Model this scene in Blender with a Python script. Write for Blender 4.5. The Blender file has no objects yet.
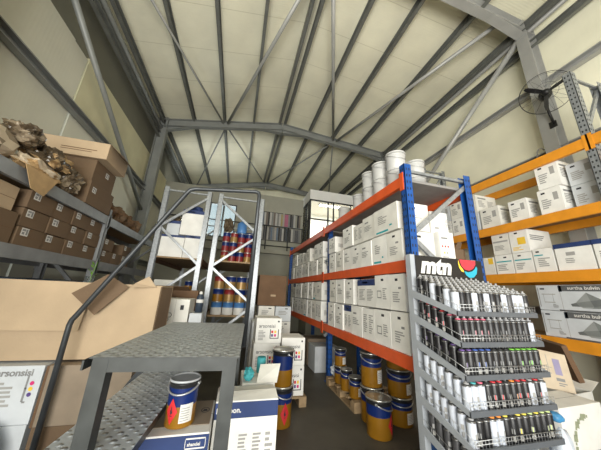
import bpy, math, random
from mathutils import Vector, Matrix, noise
random.seed(7)
scene = bpy.context.scene
COL = scene.collection
PI = math.pi
ORD = ['first','second','third','fourth','fifth','sixth','seventh','eighth','ninth','tenth','eleventh','twelfth',
       'thirteenth','fourteenth','fifteenth','sixteenth','seventeenth','eighteenth','nineteenth','twentieth',
       'twenty-first','twenty-second','twenty-third','twenty-fourth']

# ---------------------------------------------------------------- materials
MATS = {}
def mat(name, col, rough=0.6, metal=0.0, var=0.06, scale=6.0, bump=0.0, bscale=30.0, trans=0.0, ior=1.45, spec=0.5, alpha=1.0, stretch=None):
    if name in MATS: return MATS[name]
    m = bpy.data.materials.new(name); m.use_nodes = True
    nt = m.node_tree; b = nt.nodes['Principled BSDF']
    b.inputs['Roughness'].default_value = rough
    b.inputs['Metallic'].default_value = metal
    b.inputs['IOR'].default_value = ior
    b.inputs['Specular IOR Level'].default_value = spec
    if trans: b.inputs['Transmission Weight'].default_value = trans
    if alpha < 1: b.inputs['Alpha'].default_value = alpha
    tc = nt.nodes.new('ShaderNodeTexCoord'); n = nt.nodes.new('ShaderNodeTexNoise')
    n.inputs['Scale'].default_value = scale; n.inputs['Detail'].default_value = 4
    src = tc.outputs['Object']
    if stretch:
        mp = nt.nodes.new('ShaderNodeMapping'); mp.inputs['Scale'].default_value = stretch
        nt.links.new(src, mp.inputs['Vector']); src = mp.outputs['Vector']
    nt.links.new(src, n.inputs['Vector'])
    r = nt.nodes.new('ShaderNodeValToRGB')
    lo = [max(0, c*(1-var*2)) for c in col[:3]]; hi = [min(1, c*(1+var*1.4)) for c in col[:3]]
    r.color_ramp.elements[0].color = (*lo, 1); r.color_ramp.elements[1].color = (*hi, 1)
    r.color_ramp.elements[0].position = .3; r.color_ramp.elements[1].position = .7
    nt.links.new(n.outputs['Fac'], r.inputs['Fac']); nt.links.new(r.outputs['Color'], b.inputs['Base Color'])
    if bump:
        n2 = nt.nodes.new('ShaderNodeTexNoise'); n2.inputs['Scale'].default_value = bscale; n2.inputs['Detail'].default_value = 3
        nt.links.new(src, n2.inputs['Vector'])
        bp = nt.nodes.new('ShaderNodeBump'); bp.inputs['Strength'].default_value = bump; bp.inputs['Distance'].default_value = .01
        nt.links.new(n2.outputs['Fac'], bp.inputs['Height']); nt.links.new(bp.outputs['Normal'], b.inputs['Normal'])
    MATS[name] = m
    return m

def ribbed(name, col, axis, pitch, strength, rough, seam=None, var=.05):
    """sheet metal with fine ribs across AXIS (bump waves) and optional panel seams (darker joint lines)"""
    m = mat(name, col, rough, 0, var, 1.2)
    nt = m.node_tree; b = nt.nodes['Principled BSDF']; tc = [n for n in nt.nodes if n.type == 'TEX_COORD'][0]
    sx = nt.nodes.new('ShaderNodeSeparateXYZ'); nt.links.new(tc.outputs['Object'], sx.inputs[0])
    mu = nt.nodes.new('ShaderNodeMath'); mu.operation = 'MULTIPLY'; mu.inputs[1].default_value = 2*PI/pitch
    nt.links.new(sx.outputs[axis], mu.inputs[0])
    si = nt.nodes.new('ShaderNodeMath'); si.operation = 'SINE'; nt.links.new(mu.outputs[0], si.inputs[0])
    bp = nt.nodes.new('ShaderNodeBump'); bp.inputs['Strength'].default_value = strength; bp.inputs['Distance'].default_value = .01
    nt.links.new(si.outputs[0], bp.inputs['Height']); nt.links.new(bp.outputs['Normal'], b.inputs['Normal'])
    if seam:
        ax, p = seam
        dv = nt.nodes.new('ShaderNodeMath'); dv.operation = 'DIVIDE'; dv.inputs[1].default_value = p; nt.links.new(sx.outputs[ax], dv.inputs[0])
        fr = nt.nodes.new('ShaderNodeMath'); fr.operation = 'FRACT'; nt.links.new(dv.outputs[0], fr.inputs[0])
        lt = nt.nodes.new('ShaderNodeMath'); lt.operation = 'LESS_THAN'; lt.inputs[1].default_value = .016/p; nt.links.new(fr.outputs[0], lt.inputs[0])
        mx = nt.nodes.new('ShaderNodeMixRGB'); mx.blend_type = 'MULTIPLY'; mx.inputs[2].default_value = (.80,.79,.76,1)
        old = b.inputs['Base Color'].links[0].from_socket
        nt.links.new(lt.outputs[0], mx.inputs[0]); nt.links.new(old, mx.inputs[1]); nt.links.new(mx.outputs[0], b.inputs['Base Color'])
    return m

M_roof   = ribbed('roof_sheet', (.84,.81,.64), 1, .045, .10, .42, seam=(1, 1.0))
M_wall   = ribbed('wall_panel', (.88,.855,.68), 1, .06, .02, .5)
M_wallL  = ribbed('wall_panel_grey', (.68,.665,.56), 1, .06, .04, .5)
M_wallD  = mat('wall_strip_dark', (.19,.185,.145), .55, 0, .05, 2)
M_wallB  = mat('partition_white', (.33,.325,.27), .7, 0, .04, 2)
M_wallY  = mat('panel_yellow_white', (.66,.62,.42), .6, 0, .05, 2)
M_floor  = mat('concrete_floor', (.085,.077,.06), .55, 0, .14, 2.2, .15, 14)
M_steel  = mat('frame_steel', (.27,.28,.27), .5, .25, .06, 3)
M_steelL = mat('frame_steel_light', (.40,.40,.385), .42, .2, .05, 3)
M_purlin = mat('purlin_galvanised', (.19,.195,.18), .45, .35, .08, 5)
M_galv   = mat('galvanised', (.34,.36,.38), .38, .5, .12, 25)
M_rail   = mat('rail_steel', (.05,.055,.06), .38, .3, .1, 12)
M_ladder = mat('ladder_steel', (.045,.049,.048), .5, .1, .12, 14)
M_dark   = mat('dark_grey', (.02,.021,.024), .6)
M_black  = mat('black_plastic', (.012,.012,.013), .45)
M_header = mat('header_black', (.018,.017,.016), .5)
M_stand  = mat('stand_grey', (.42,.45,.49), .42, .15, .04, 8)
M_standD = mat('stand_front_grey', (.12,.13,.145), .45, .1, .04, 8)
M_blue   = mat('rack_blue', (.010,.075,.30), .4, 0, .06, 8)
M_orange = mat('rack_orange', (.70,.10,.02), .4, 0, .05, 6)
M_yellow = mat('rack_yellow_orange', (.74,.29,.022), .4, 0, .05, 6)
M_deck   = mat('rack_deck', (.34,.33,.32), .5, .3, .08, 6)
M_board  = mat('chipboard', (.33,.22,.12), .7, 0, .1, 20)
M_greyb  = mat('left_rack_grey', (.26,.27,.28), .5, .2, .08, 6)
M_card   = mat('cardboard', (.155,.10,.058), .8, 0, .06, 3, .15, 60)
M_cardL  = mat('cardboard_light', (.46,.345,.225), .8, 0, .05, 3, .12, 50)
M_cardD  = mat('cardboard_dark', (.15,.085,.045), .8, 0, .08, 4)
M_cardG  = mat('cardboard_greyed', (.26,.205,.15), .8, 0, .07, 5)
M_white  = mat('carton_white', (.84,.83,.79), .65, 0, .05, 5)
M_white2 = mat('carton_offwhite', (.77,.755,.70), .65, 0, .06, 5)
M_white3 = mat('carton_cool', (.60,.63,.66), .65, 0, .05, 5)
M_pail   = mat('white_plastic', (.50,.50,.485), .35, 0, .02, 5)
M_ink    = mat('ink_black', (.03,.03,.035), .7)
M_inkG   = mat('ink_grey', (.26,.26,.26), .7)
M_inkL   = mat('ink_pale', (.36,.355,.34), .7)
M_navy   = mat('navy_print', (.022,.045,.15), .55, 0, .08, 6)
M_teal   = mat('teal_print', (.02,.36,.40), .55)
M_red    = mat('print_red', (.62,.03,.035), .5)
M_yel    = mat('print_yellow', (.85,.55,.05), .5)
M_magenta= mat('print_magenta', (.65,.03,.18), .5)
M_purple = mat('print_purple', (.10,.06,.22), .5)
M_violet = mat('label_violet', (.33,.30,.46), .6)
M_greenp = mat('print_green', (.33,.36,.24), .6)
M_label  = mat('label_paper', (.72,.71,.68), .6)
M_tinY   = mat('tin_yellow', (.27,.125,.008), .38, 0, .05, 8)
M_tinB   = mat('tin_blue', (.006,.022,.13), .35, 0, .05, 8)
M_tinK   = mat('tin_black', (.02,.02,.022), .35)
M_tinR   = mat('tin_red', (.22,.022,.022), .35)
M_tinG   = mat('tin_gold', (.32,.19,.06), .35, .2)
M_tinLB  = mat('tin_light_blue', (.07,.20,.45), .4)
M_lid    = mat('lid_metal', (.62,.62,.58), .28, .8, .06, 10)
M_lidw   = mat('lid_grey', (.50,.52,.54), .4, .1, .04, 10)
M_wire   = mat('wire_metal', (.50,.51,.52), .35, .7, .04, 20)
M_canW   = mat('can_white', (.56,.60,.68), .35, 0, .03, 20)
M_canK   = mat('can_black', (.012,.012,.014), .38, 0, .1, 20)
M_canG   = mat('can_grey', (.06,.06,.065), .38, 0, .1, 20)
M_dome   = mat('can_dome', (.28,.28,.28), .3, .85, .03, 20)
M_nozW   = mat('nozzle_pale', (.38,.38,.38), .4)
M_nozK   = mat('nozzle_black', (.03,.03,.03), .4)
RING = {'pink': mat('ring_pink', (.70,.16,.24), .4), 'blue': mat('ring_blue', (.06,.12,.42), .4), 'green': mat('ring_green', (.20,.55,.07), .4),
        'red': mat('ring_red', (.62,.05,.06), .4), 'orange': mat('ring_orange', (.85,.28,.05), .4), 'yellow': mat('ring_yellow', (.85,.70,.10), .4),
        'pale green': mat('ring_pale_green', (.60,.72,.30), .4), 'grey': mat('ring_grey', (.40,.40,.41), .4), 'violet': mat('ring_violet', (.16,.09,.30), .4),
        'teal': mat('ring_teal', (.10,.45,.48), .4), 'black': M_nozK, 'white': M_nozW}
def window_glass():
    m=bpy.data.materials.new('window_glass'); m.use_nodes=True; nt=m.node_tree; nt.nodes.clear()
    o=nt.nodes.new('ShaderNodeOutputMaterial'); mx=nt.nodes.new('ShaderNodeMixShader'); t=nt.nodes.new('ShaderNodeBsdfTransparent'); g=nt.nodes.new('ShaderNodeBsdfGlossy'); f=nt.nodes.new('ShaderNodeFresnel')
    t.inputs['Color'].default_value=(.93,.96,.95,1); g.inputs['Roughness'].default_value=.03; f.inputs['IOR'].default_value=1.45
    nt.links.new(f.outputs[0],mx.inputs[0]); nt.links.new(t.outputs[0],mx.inputs[1]); nt.links.new(g.outputs[0],mx.inputs[2]); nt.links.new(mx.outputs[0],o.inputs[0])
    return m
M_glassm = window_glass()
M_jar    = mat('jar_glass', (.80,.88,.88), .06, 0, .0, 1, trans=.9, ior=1.4)
M_leaf   = mat('leaf_green', (.16,.34,.04), .5)
M_plast  = mat('clear_plastic_wrap', (.27,.215,.15), .22, 0, .05, 8, .4, 18)
M_plastB = mat('plastic_bag_blue', (.06,.26,.50), .4, 0, .2, 9)
M_plastW = mat('plastic_bag_white', (.66,.72,.80), .35, 0, .05, 8)
M_bagD   = mat('dark_film', (.11,.08,.05), .2, 0, .3, 10, .4, 18)
M_paper  = mat('kraft_paper', (.48,.32,.16), .75, 0, .1, 8)
M_cream  = mat('cream_paper', (.62,.52,.39), .7, 0, .06, 8)
M_tealc  = mat('teal_cloth', (.05,.33,.36), .7, 0, .08, 9)
M_wood   = mat('pallet_wood', (.36,.25,.14), .8, 0, .14, 12)
M_tub    = mat('tub_dark_blue_grey', (.035,.05,.075), .45, 0, .1, 6)
M_tub2   = mat('tub_grey', (.12,.125,.13), .5, 0, .1, 6)
M_crate  = mat('crate_blue', (.02,.06,.17), .5)
M_winfr  = mat('window_frame_dark', (.04,.042,.045), .5)
M_offw   = mat('office_white', (.80,.80,.78), .7, 0, .02, 3)
M_cyan   = mat('logo_cyan', (.03,.40,.55), .5)
M_logoR  = mat('logo_red', (.62,.05,.07), .5)
M_logoY  = mat('logo_yellow', (.88,.62,.06), .5)

# chequer plate: raised lozenges as bump
def chequer(name, col):
    m = mat(name, col, .5, .15, .08, 20)
    nt = m.node_tree; b = nt.nodes['Principled BSDF']; tc = [n for n in nt.nodes if n.type == 'TEX_COORD'][0]
    mp = nt.nodes.new('ShaderNodeMapping'); mp.inputs['Rotation'].default_value = (0,0,PI/4); mp.inputs['Scale'].default_value = (21,21,1)
    nt.links.new(tc.outputs['Object'], mp.inputs[0])
    v = nt.nodes.new('ShaderNodeTexVoronoi'); v.inputs['Scale'].default_value = 1; v.inputs['Randomness'].default_value = .12
    nt.links.new(mp.outputs[0], v.inputs['Vector'])
    r = nt.nodes.new('ShaderNodeValToRGB'); r.color_ramp.elements[0].position = .22; r.color_ramp.elements[0].color = (1,1,1,1)
    r.color_ramp.elements[1].position = .42; r.color_ramp.elements[1].color = (0,0,0,1)
    nt.links.new(v.outputs['Distance'], r.inputs['Fac'])
    bp = nt.nodes.new('ShaderNodeBump'); bp.inputs['Strength'].default_value = .9; bp.inputs['Distance'].default_value = .02
    nt.links.new(r.outputs['Color'], bp.inputs['Height']); nt.links.new(bp.outputs['Normal'], b.inputs['Normal'])
    return m
M_plate = chequer('chequer_plate', (.38,.40,.41))
M_step  = chequer('chequer_step', (.46,.50,.54))

# ---------------------------------------------------------------- mesh builder
class MB:
    def __init__(s): s.v=[]; s.f=[]; s.m=[]; s.sm=[]; s.mats=[]
    def mi(s, m):
        if m not in s.mats: s.mats.append(m)
        return s.mats.index(m)
    def face(s, idx, m, smooth=False): s.f.append(idx); s.m.append(s.mi(m)); s.sm.append(smooth)
    def poly(s, pts, m):
        b=len(s.v); s.v += [tuple(p) for p in pts]; s.face(tuple(range(b,b+len(pts))), m); return s
    def box(s, a, b, m, M=None):
        x0,y0,z0=a; x1,y1,z1=b
        P=[(x0,y0,z0),(x1,y0,z0),(x1,y1,z0),(x0,y1,z0),(x0,y0,z1),(x1,y0,z1),(x1,y1,z1),(x0,y1,z1)]
        if M: P=[tuple(M@Vector(p)) for p in P]
        k=len(s.v); s.v+=P
        for q in ((0,3,2,1),(4,5,6,7),(0,1,5,4),(1,2,6,5),(2,3,7,6),(3,0,4,7)): s.face(tuple(k+i for i in q), m)
        return s
    def bar(s, p, q, w, h, m, up=(0,0,1)):
        p=Vector(p); q=Vector(q); d=(q-p).normalized(); u=Vector(up)
        if abs(d.dot(u))>.98: u=Vector((0,1,0))
        r=d.cross(u).normalized(); u=r.cross(d).normalized()
        k=len(s.v)
        for c in (p,q):
            for a,b in ((-1,-1),(1,-1),(1,1),(-1,1)): s.v.append(tuple(c+r*(a*w/2)+u*(b*h/2)))
        for f in ((3,2,1,0),(4,5,6,7),(0,1,5,4),(1,2,6,5),(2,3,7,6),(3,0,4,7)): s.face(tuple(k+i for i in f), m)
        return s
    def tube(s, pts, r, m, n=10, close=False):
        pts=[Vector(p) for p in pts]; rings=[]; N=len(pts)
        u=None
        for i,p in enumerate(pts):
            if close: d=(pts[(i+1)%N]-pts[i-1]).normalized()
            elif i==0: d=(pts[1]-p).normalized()
            elif i==N-1: d=(p-pts[-2]).normalized()
            else: d=((pts[i+1]-p).normalized()+(p-pts[i-1]).normalized()).normalized()
            if u is None: u=d.orthogonal().normalized()
            u=(u-d*u.dot(d)).normalized(); w=d.cross(u)
            k=len(s.v)
            for j in range(n):
                t=2*PI*j/n; s.v.append(tuple(p+u*(r*math.cos(t))+w*(r*math.sin(t))))
            rings.append(k)
        for i in range(N if close else N-1):
            a,b=rings[i],rings[(i+1)%N]
            for j in range(n): s.face((a+j,a+(j+1)%n,b+(j+1)%n,b+j), m, True)
        if not close:
            s.face(tuple(rings[0]+j for j in range(n))[::-1], m); s.face(tuple(rings[-1]+j for j in range(n)), m)
        return s
    def lathe(s, prof, n, M=None, c=(0,0,0)):
        """prof: list of (r, z, material for the band up to the next point)"""
        rings=[]
        for r,z,_ in prof:
            k=len(s.v)
            for j in range(n):
                t=2*PI*j/n; p=Vector((c[0]+r*math.cos(t), c[1]+r*math.sin(t), c[2]+z))
                s.v.append(tuple(M@p if M else p))
            rings.append(k)
        for i in range(len(prof)-1):
            a,b=rings[i],rings[i+1]; m=prof[i][2]
            for j in range(n): s.face((a+j,a+(j+1)%n,b+(j+1)%n,b+j), m, abs(prof[i+1][1]-prof[i][1])>1e-6)
        s.face(tuple(rings[0]+j for j in range(n))[::-1], prof[0][2]); s.face(tuple(rings[-1]+j for j in range(n)), prof[-2][2])
        return s
    def mesh(s, name):
        me=bpy.data.meshes.new(name); me.from_pydata(s.v, [], s.f); me.update()
        for m in s.mats: me.materials.append(m)
        me.polygons.foreach_set('material_index', s.m); me.polygons.foreach_set('use_smooth', s.sm); me.update()
        return me
    def obj(s, name, parent=None, loc=None, rz=None):
        o=bpy.data.objects.new(name, s.mesh(name)); COL.objects.link(o)
        if loc is not None: o.location=loc
        if rz is not None: o.rotation_euler=(0,0,rz)
        if parent: o.parent=parent
        return o

USED = {}
def tag(o, label, cat, group=None):
    if label in USED and not group: print('DUPLABEL', label)
    USED[label]=1
    o['label']=label; o['category']=cat
    if group: o['group']=group
    return o
def empty(name, loc, label, cat, group=None, rz=0):
    o=bpy.data.objects.new(name, None); COL.objects.link(o); o.location=loc; o.rotation_euler=(0,0,rz); o.empty_display_size=.1
    return tag(o,label,cat,group)
def struct(name, mb): o=mb.obj(name); o['kind']='structure'; return o
def copy_tree(o, loc, rz=None):
    c=o.copy(); COL.objects.link(c); c.location=loc
    if rz is not None: c.rotation_euler=(0,0,rz)
    for ch in o.children:
        d=ch.copy(); COL.objects.link(d); d.parent=c
        for g in ch.children:
            e=g.copy(); COL.objects.link(e); e.parent=d
    return c
def text_mesh(name, body, size, m, shear=0, bold=0, extrude=.0008, align='LEFT', sx=1.0):
    cu=bpy.data.curves.new(name,'FONT'); cu.body=body; cu.size=size; cu.shear=shear; cu.offset=bold; cu.extrude=extrude; cu.align_x=align
    cu.resolution_u=3
    t=bpy.data.objects.new(name,cu); COL.objects.link(t)
    dg=bpy.context.evaluated_depsgraph_get()
    me=bpy.data.meshes.new_from_object(t.evaluated_get(dg)); me.name=name
    bpy.data.objects.remove(t); bpy.data.curves.remove(cu)
    me.materials.clear(); me.materials.append(m)
    if sx!=1: me.transform(Matrix.Diagonal((sx,1,1,1)))
    return me
def text(name, body, size, m, parent, loc, face, **kw):
    """face: which way the writing looks, '-x', '-y' or a rotation"""
    o=bpy.data.objects.new(name, text_mesh(name, body, size, m, **kw)); COL.objects.link(o)
    o.location=loc
    o.rotation_euler={'-y':(PI/2,0,0),'-x':(PI/2,0,-PI/2),'+x':(PI/2,0,PI/2),'+z':(0,0,0)}.get(face,face)
    o.parent=parent
    return o

# ---------------------------------------------------------------- setting
XL,XR,XC=-3.05,5.55,1.04          # left wall, right wall, ridge
YF,YE=-3.6,13.3
ZR=7.72
def roofz(x): return ZR+(.208*(x-XC) if x<XC else -.083*(x-XC))
struct('floor', MB().box((XL-.1,YF-3,-.1),(XR+.1,YE,0),M_floor))
for nm,xa,xb in (('ceiling_left',XL-.15,XC),('ceiling_right',XC,XR+.15)):
    mb=MB(); za,zb=roofz(xa),roofz(xb)
    P=[(xa,YF,za),(xb,YF,zb),(xb,YE,zb),(xa,YE,za)]
    Q=[(x,y,z+.08) for x,y,z in P]
    mb.poly(P[::-1],M_roof); mb.poly(Q,M_roof)
    for i in range(4): j=(i+1)%4; mb.poly([P[i],P[j],Q[j],Q[i]],M_roof)
    struct(nm,mb)
# left wall: white panels below, dark strip above, a narrow daylight gap between two panels
mb=MB()
ZP=5.34
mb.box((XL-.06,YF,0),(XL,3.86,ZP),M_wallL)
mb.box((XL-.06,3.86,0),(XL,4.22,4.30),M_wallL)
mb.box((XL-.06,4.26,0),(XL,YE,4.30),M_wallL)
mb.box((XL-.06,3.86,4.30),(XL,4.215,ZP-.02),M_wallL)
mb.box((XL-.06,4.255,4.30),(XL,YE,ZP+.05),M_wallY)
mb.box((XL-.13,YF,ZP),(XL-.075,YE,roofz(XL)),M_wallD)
struct('wall_left',mb)
struct('wall_right',MB().box((XR,YF,0),(XR+.08,YE,roofz(XR)),M_wall))
# front wall with a wide roller door opening behind the camera
mb=MB(); zt=roofz(XC)
mb.box((XL,YF-.08,0),(-2.2,YF,7.0),M_wall); mb.box((5.0,YF-.08,0),(XR,YF,7.0),M_wall); mb.box((-2.2,YF-.08,4.8),(5.0,YF,7.0),M_wall)
mb.poly([(XL,YF,6.9),(XR,YF,6.9),(XR,YF,roofz(XR)),(XC,YF,zt),(XL,YF,roofz(XL))],M_wall)
struct('wall_front',mb)
mb=MB()
for a,b in (((XL,0),(-2.3,6.6)),((.1,0),(XR,6.6)),((-2.3,0),(.1,3.7)),((-2.3,6.5),(.1,6.6))): mb.box((a[0],YE-.1,a[1]),(b[0],YE-.02,b[1]),M_wall)
mb.poly([(XL,YE-.06,6.6),(XR,YE-.06,6.6),(XR,YE-.06,roofz(XR)),(XC,YE-.06,zt),(XL,YE-.06,roofz(XL))],M_wall)
struct('wall_end',mb)
mb=MB()
for x in (-2.3,-1.12,.05): mb.box((x,YE-.09,3.7),(x+.05,YE-.03,6.5),M_winfr)
for z in (3.7,6.45): mb.box((-2.3,YE-.09,z),(.1,YE-.03,z+.05),M_winfr)
w=struct('window_added',mb); MB().box((-2.25,YE-.065,3.75),(.05,YE-.06,6.45),M_glassm).obj('window_pane',w)  # added end-wall window, lets sky show bright through the partition window
# partition across the back, with a window on the left
YB=9.4; ZB=5.36
mb=MB()
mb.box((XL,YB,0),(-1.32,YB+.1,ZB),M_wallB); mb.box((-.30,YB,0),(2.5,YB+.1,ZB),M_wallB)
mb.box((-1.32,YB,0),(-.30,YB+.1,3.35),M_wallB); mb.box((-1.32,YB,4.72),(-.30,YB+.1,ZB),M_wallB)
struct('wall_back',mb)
mb=MB()
for a,b in (((-1.32,YB-.02,3.35),(-1.28,YB+.06,4.72)),((-.34,YB-.02,3.35),(-.30,YB+.06,4.72)),((-1.28,YB-.02,4.68),(-.34,YB+.06,4.72)),((-1.28,YB-.02,3.35),(-.34,YB+.06,3.39)),((-.83,YB-.01,3.39),(-.80,YB+.05,4.68))): mb.box(a,b,M_winfr)
w=struct('window_1',mb)
MB().box((-1.28,YB+.02,3.39),(-.34,YB+.025,4.68),M_glassm).obj('window_pane',w)
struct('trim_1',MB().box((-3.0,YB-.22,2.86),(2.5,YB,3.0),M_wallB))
# glazed office in the back corner
YO=8.62; XO=2.56; ZT=5.58; ZG=5.16
mb=MB()
mb.box((XO,YO,ZG),(XR,YO+.1,ZT),M_offw); mb.box((XO,YO+.1,ZG),(XO+.1,11.5,ZT),M_offw)
mb.box((XO,YO,0),(XR,YO+.1,3.0),M_wallB); mb.box((XO,YO+.1,0),(XO+.1,11.5,3.0),M_wallB)
struct('wall_office',mb)
struct('wall_office_back',MB().box((XO,11.5,0),(XR,11.58,ZT),M_offw))
struct('ceiling_office',MB().box((XO+.1,YO+.1,ZT-.06),(XR,11.5,ZT-.01),M_offw))
struct('floor_office',MB().box((XO+.1,YO+.1,2.9),(XR,11.5,3.0),M_board))
mb=MB(); t=.05
for x in (XO,XO+.78,XO+1.02,XO+1.8,XO+2.6): mb.box((x,YO+.02,3.0),(x+t,YO+.08,ZG),M_winfr)
for z in (3.0,4.30,ZG-.05): mb.box((XO,YO+.02,z),(XR,YO+.08,z+t),M_winfr)
w=struct('window_2',mb); MB().box((XO+.05,YO+.045,3.05),(XR,YO+.052,ZG-.05),M_glassm).obj('window_pane',w)
mb=MB()
for y in (YO+.1,YB-.1,10.4): mb.box((XO+.02,y,3.0),(XO+.08,y+t,ZG),M_winfr)
for z in (3.0,4.30,ZG-.05): mb.box((XO+.02,YO+.1,z),(XO+.08,11.5,z+t),M_winfr)
w=struct('window_3',mb); MB().box((XO+.045,YO+.15,3.05),(XO+.052,11.4,ZG-.05),M_glassm).obj('window_pane',w)

# steel portal frames
def ibar(mb,p,q,h,w,m,up):
    p=Vector(p);q=Vector(q);d=(q-p).normalized();u=Vector(up);r=d.cross(u).normalized();u=r.cross(d).normalized()
    mb.bar(p+u*(h/2-.008),q+u*(h/2-.008),w,.016,m,u); mb.bar(p-u*(h/2-.008),q-u*(h/2-.008),w,.016,m,u); mb.bar(p,q,.012,h-.03,m,u)
for Y,m in ((2.41,M_steelL),(7.5,M_steel),(12.7,M_steel)):
    for x in (XL+.19,XR-.2):
        mb=MB(); zt=roofz(x)-.16
        ibar(mb,(x,Y,0),(x,Y,zt),.27,.2,m,(1,0,0))
        sg=1 if x<0 else -1
        for z in (zt-.32,zt-.02): mb.box((x-.13,Y-.1,z),(x+.13,Y+.1,z+.016),m)   # stiffeners
        mb.box((x-.2,Y-.15,0),(x+.2,Y+.15,.02),m)
        struct('steel_column',mb)
    for xa,xb in ((XL+.19,XC),(XR-.2,XC)):
        mb=MB(); dz=-.27 if Y<3 else -.34
        A=Vector((xa,Y,roofz(xa)+dz)); B=Vector((xb,Y,roofz(xb)+dz)); d=(B-A).normalized()
        ibar(mb,A,B,.26,.16,m,(0,0,1))
        sg=1 if xa<xb else -1
        # haunch at the eave and at the ridge
        for P0,P1,dd in ((A+d*.12,A+d*.95,.15),(B-d*.02,B-d*.75,.16)):
            for yy in (-.006,):
                mb.poly([P0+Vector((0,0,-.12)),P1+Vector((0,0,-.12)),P0+Vector((0,0,-.12-dd))],m)
            mb.bar(P0+Vector((0,0,-.12-dd)),P1+Vector((0,0,-.125)),.16,.014,m)
        for t_ in (.12,1.0): mb.bar(A+d*t_+Vector((0,0,-.12)),A+d*t_+Vector((0,0,.12)),.16,.014,m,(0,1,0))
        struct('ceiling_rafter_beam',mb)
# purlins: C sections running the length of the hall under the sheets
def cpurlin(x,z,h=.17,w=.065,y0=YF+.05,y1=YE-.05,m=M_purlin,name='ceiling_purlin_beam',flip=1,sl=0):
    mb=MB(); t=.006
    mb.box((x-t/2,y0,z-h),(x+t/2,y1,z),m)
    for zz in (z-h,z-t): mb.box((min(x,x+flip*w),y0,zz),(max(x,x+flip*w),y1,zz+t),m)
    for za,zb in ((z-h,z-h+.02),(z-.02,z)): mb.box((x+flip*w-t/2,y0,za),(x+flip*w+t/2,y1,zb),m)
    return struct(name,mb)
for x,fl in ((-2.03,1),(-1.06,1),(-.06,1),(.88,1),(1.16,-1),(2.15,-1),(3.10,-1),(4.28,-1)):
    cpurlin(x,roofz(x)-.03,.19,.07,flip=fl)
# eaves: paired members and a gutter pipe
for x,z,fl in ((XL+.10,6.20,1),(XL+.16,6.72,1),(XR-.28,7.10,-1),(XR-.07,6.78,-1)): cpurlin(x,z,.17,.07,flip=fl,name='ceiling_eave_beam')
struct('ceiling_eave_pipe_beam',MB().tube([(XL+.13,YF,6.38),(XL+.13,YE,6.38)],.055,M_steel,10))
struct('ceiling_eave_pipe_beam',MB().tube([(XR-.17,YF,6.98),(XR-.17,YE,6.98)],.05,M_steelL,10))
# wall girts
for z in (4.32,2.2): cpurlin(XL+.02,z,.15,.10,m=M_steel,name='wall_girt_beam')
for z in (5.72,4.25,2.9,1.4): cpurlin(XR-.02,z,.14,.10,m=M_steelL,flip=-1,name='wall_girt_beam')
# round tie rods and bracing tubes
def brace(a,b,r,m,name='ceiling_brace_beam'): struct(name,MB().tube([a,b],r,m,10))
def rz_(x): return roofz(x)-.30
brace((-.9,7.42,rz_(-.9)),(.95,2.45,rz_(.95)),.045,M_steelL)
brace((-1.05,7.42,rz_(-1.05)),(-2.65,2.45,rz_(-2.65)),.028,M_steelL)
brace((3.05,7.42,rz_(3.05)),(.98,2.45,rz_(1.0)),.045,M_steelL)
brace((3.2,7.42,rz_(3.2)),(4.75,2.45,rz_(4.75)),.045,M_steelL)
for a,b in ((-.95,-2.6),(-.95,.95),(3.1,1.1),(3.1,4.9)):
    brace((a,7.58,rz_(a)),(b,12.6,rz_(b)),.028,M_steel)
brace((XR-.28,2.5,6.85),(XR-.28,7.4,3.45),.058,M_steelL,'wall_brace_beam')
brace((XL+.16,2.75,5.95),(XL+.16,7.4,3.55),.05,M_steel,'wall_brace_beam')
brace((XL+.16,7.6,2.4),(XL+.16,12.6,5.6),.035,M_steel,'wall_brace_beam')

# ---------------------------------------------------------------- generic things
def marks(mb,face,box,specs):
    """flat printing on a carton face; u runs left to right as seen from outside, v upwards, both 0..1"""
    (x0,y0,z0),(x1,y1,z1)=box; e=.0016
    for (u0,v0,u1,v1,m) in specs:
        za,zb=z0+(z1-z0)*v0,z0+(z1-z0)*v1
        if face=='-y': a,b=x0+(x1-x0)*u0,x0+(x1-x0)*u1; P=[(a,y0-e,za),(b,y0-e,za),(b,y0-e,zb),(a,y0-e,zb)]
        elif face=='-x': a,b=y1-(y1-y0)*u0,y1-(y1-y0)*u1; P=[(x0-e,a,za),(x0-e,b,za),(x0-e,b,zb),(x0-e,a,zb)]
        elif face=='+x': a,b=y0+(y1-y0)*u0,y0+(y1-y0)*u1; P=[(x1+e,a,za),(x1+e,b,za),(x1+e,b,zb),(x1+e,a,zb)]
        elif face=='+z':
            a,b=x0+(x1-x0)*u0,x0+(x1-x0)*u1; c,d=y0+(y1-y0)*v0,y0+(y1-y0)*v1; P=[(a,c,z1+e),(b,c,z1+e),(b,d,z1+e),(a,d,z1+e)]
        mb.poly(P,m)
def lines(u0,u1,v0,v1,n,m,rnd=True):
    out=[]; dv=(v1-v0)/n
    for i in range(n):
        e=u0+(u1-u0)*(random.uniform(.5,1) if rnd else 1)
        out.append((u0,v1-dv*i-dv*.55,e,v1-dv*i,m))
    return out
HOLE=lambda u,v: (u-.09,v-.035,u+.09,v+.035,M_ink)
def rings(mb,face,box,cs,r,m):
    """small hexagon outlines printed on a face (cs = centres in face metres from lower left)"""
    (x0,y0,z0),(x1,y1,z1)=box; e=.0018
    for (a,b) in cs:
        for k in range(6):
            t0,t1=PI/3*k,PI/3*(k+1); q=[]
            for rr,t in ((r,t0),(r,t1),(r*.78,t1),(r*.78,t0)):
                u=a+rr*math.cos(t); v=b+rr*math.sin(t)
                q.append({'-y':(x0+u,y0-e,z0+v),'-x':(x0-e,y1-u,z0+v),'+x':(x1+e,y0+u,z0+v)}[face])
            mb.poly(q,m)
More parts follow.
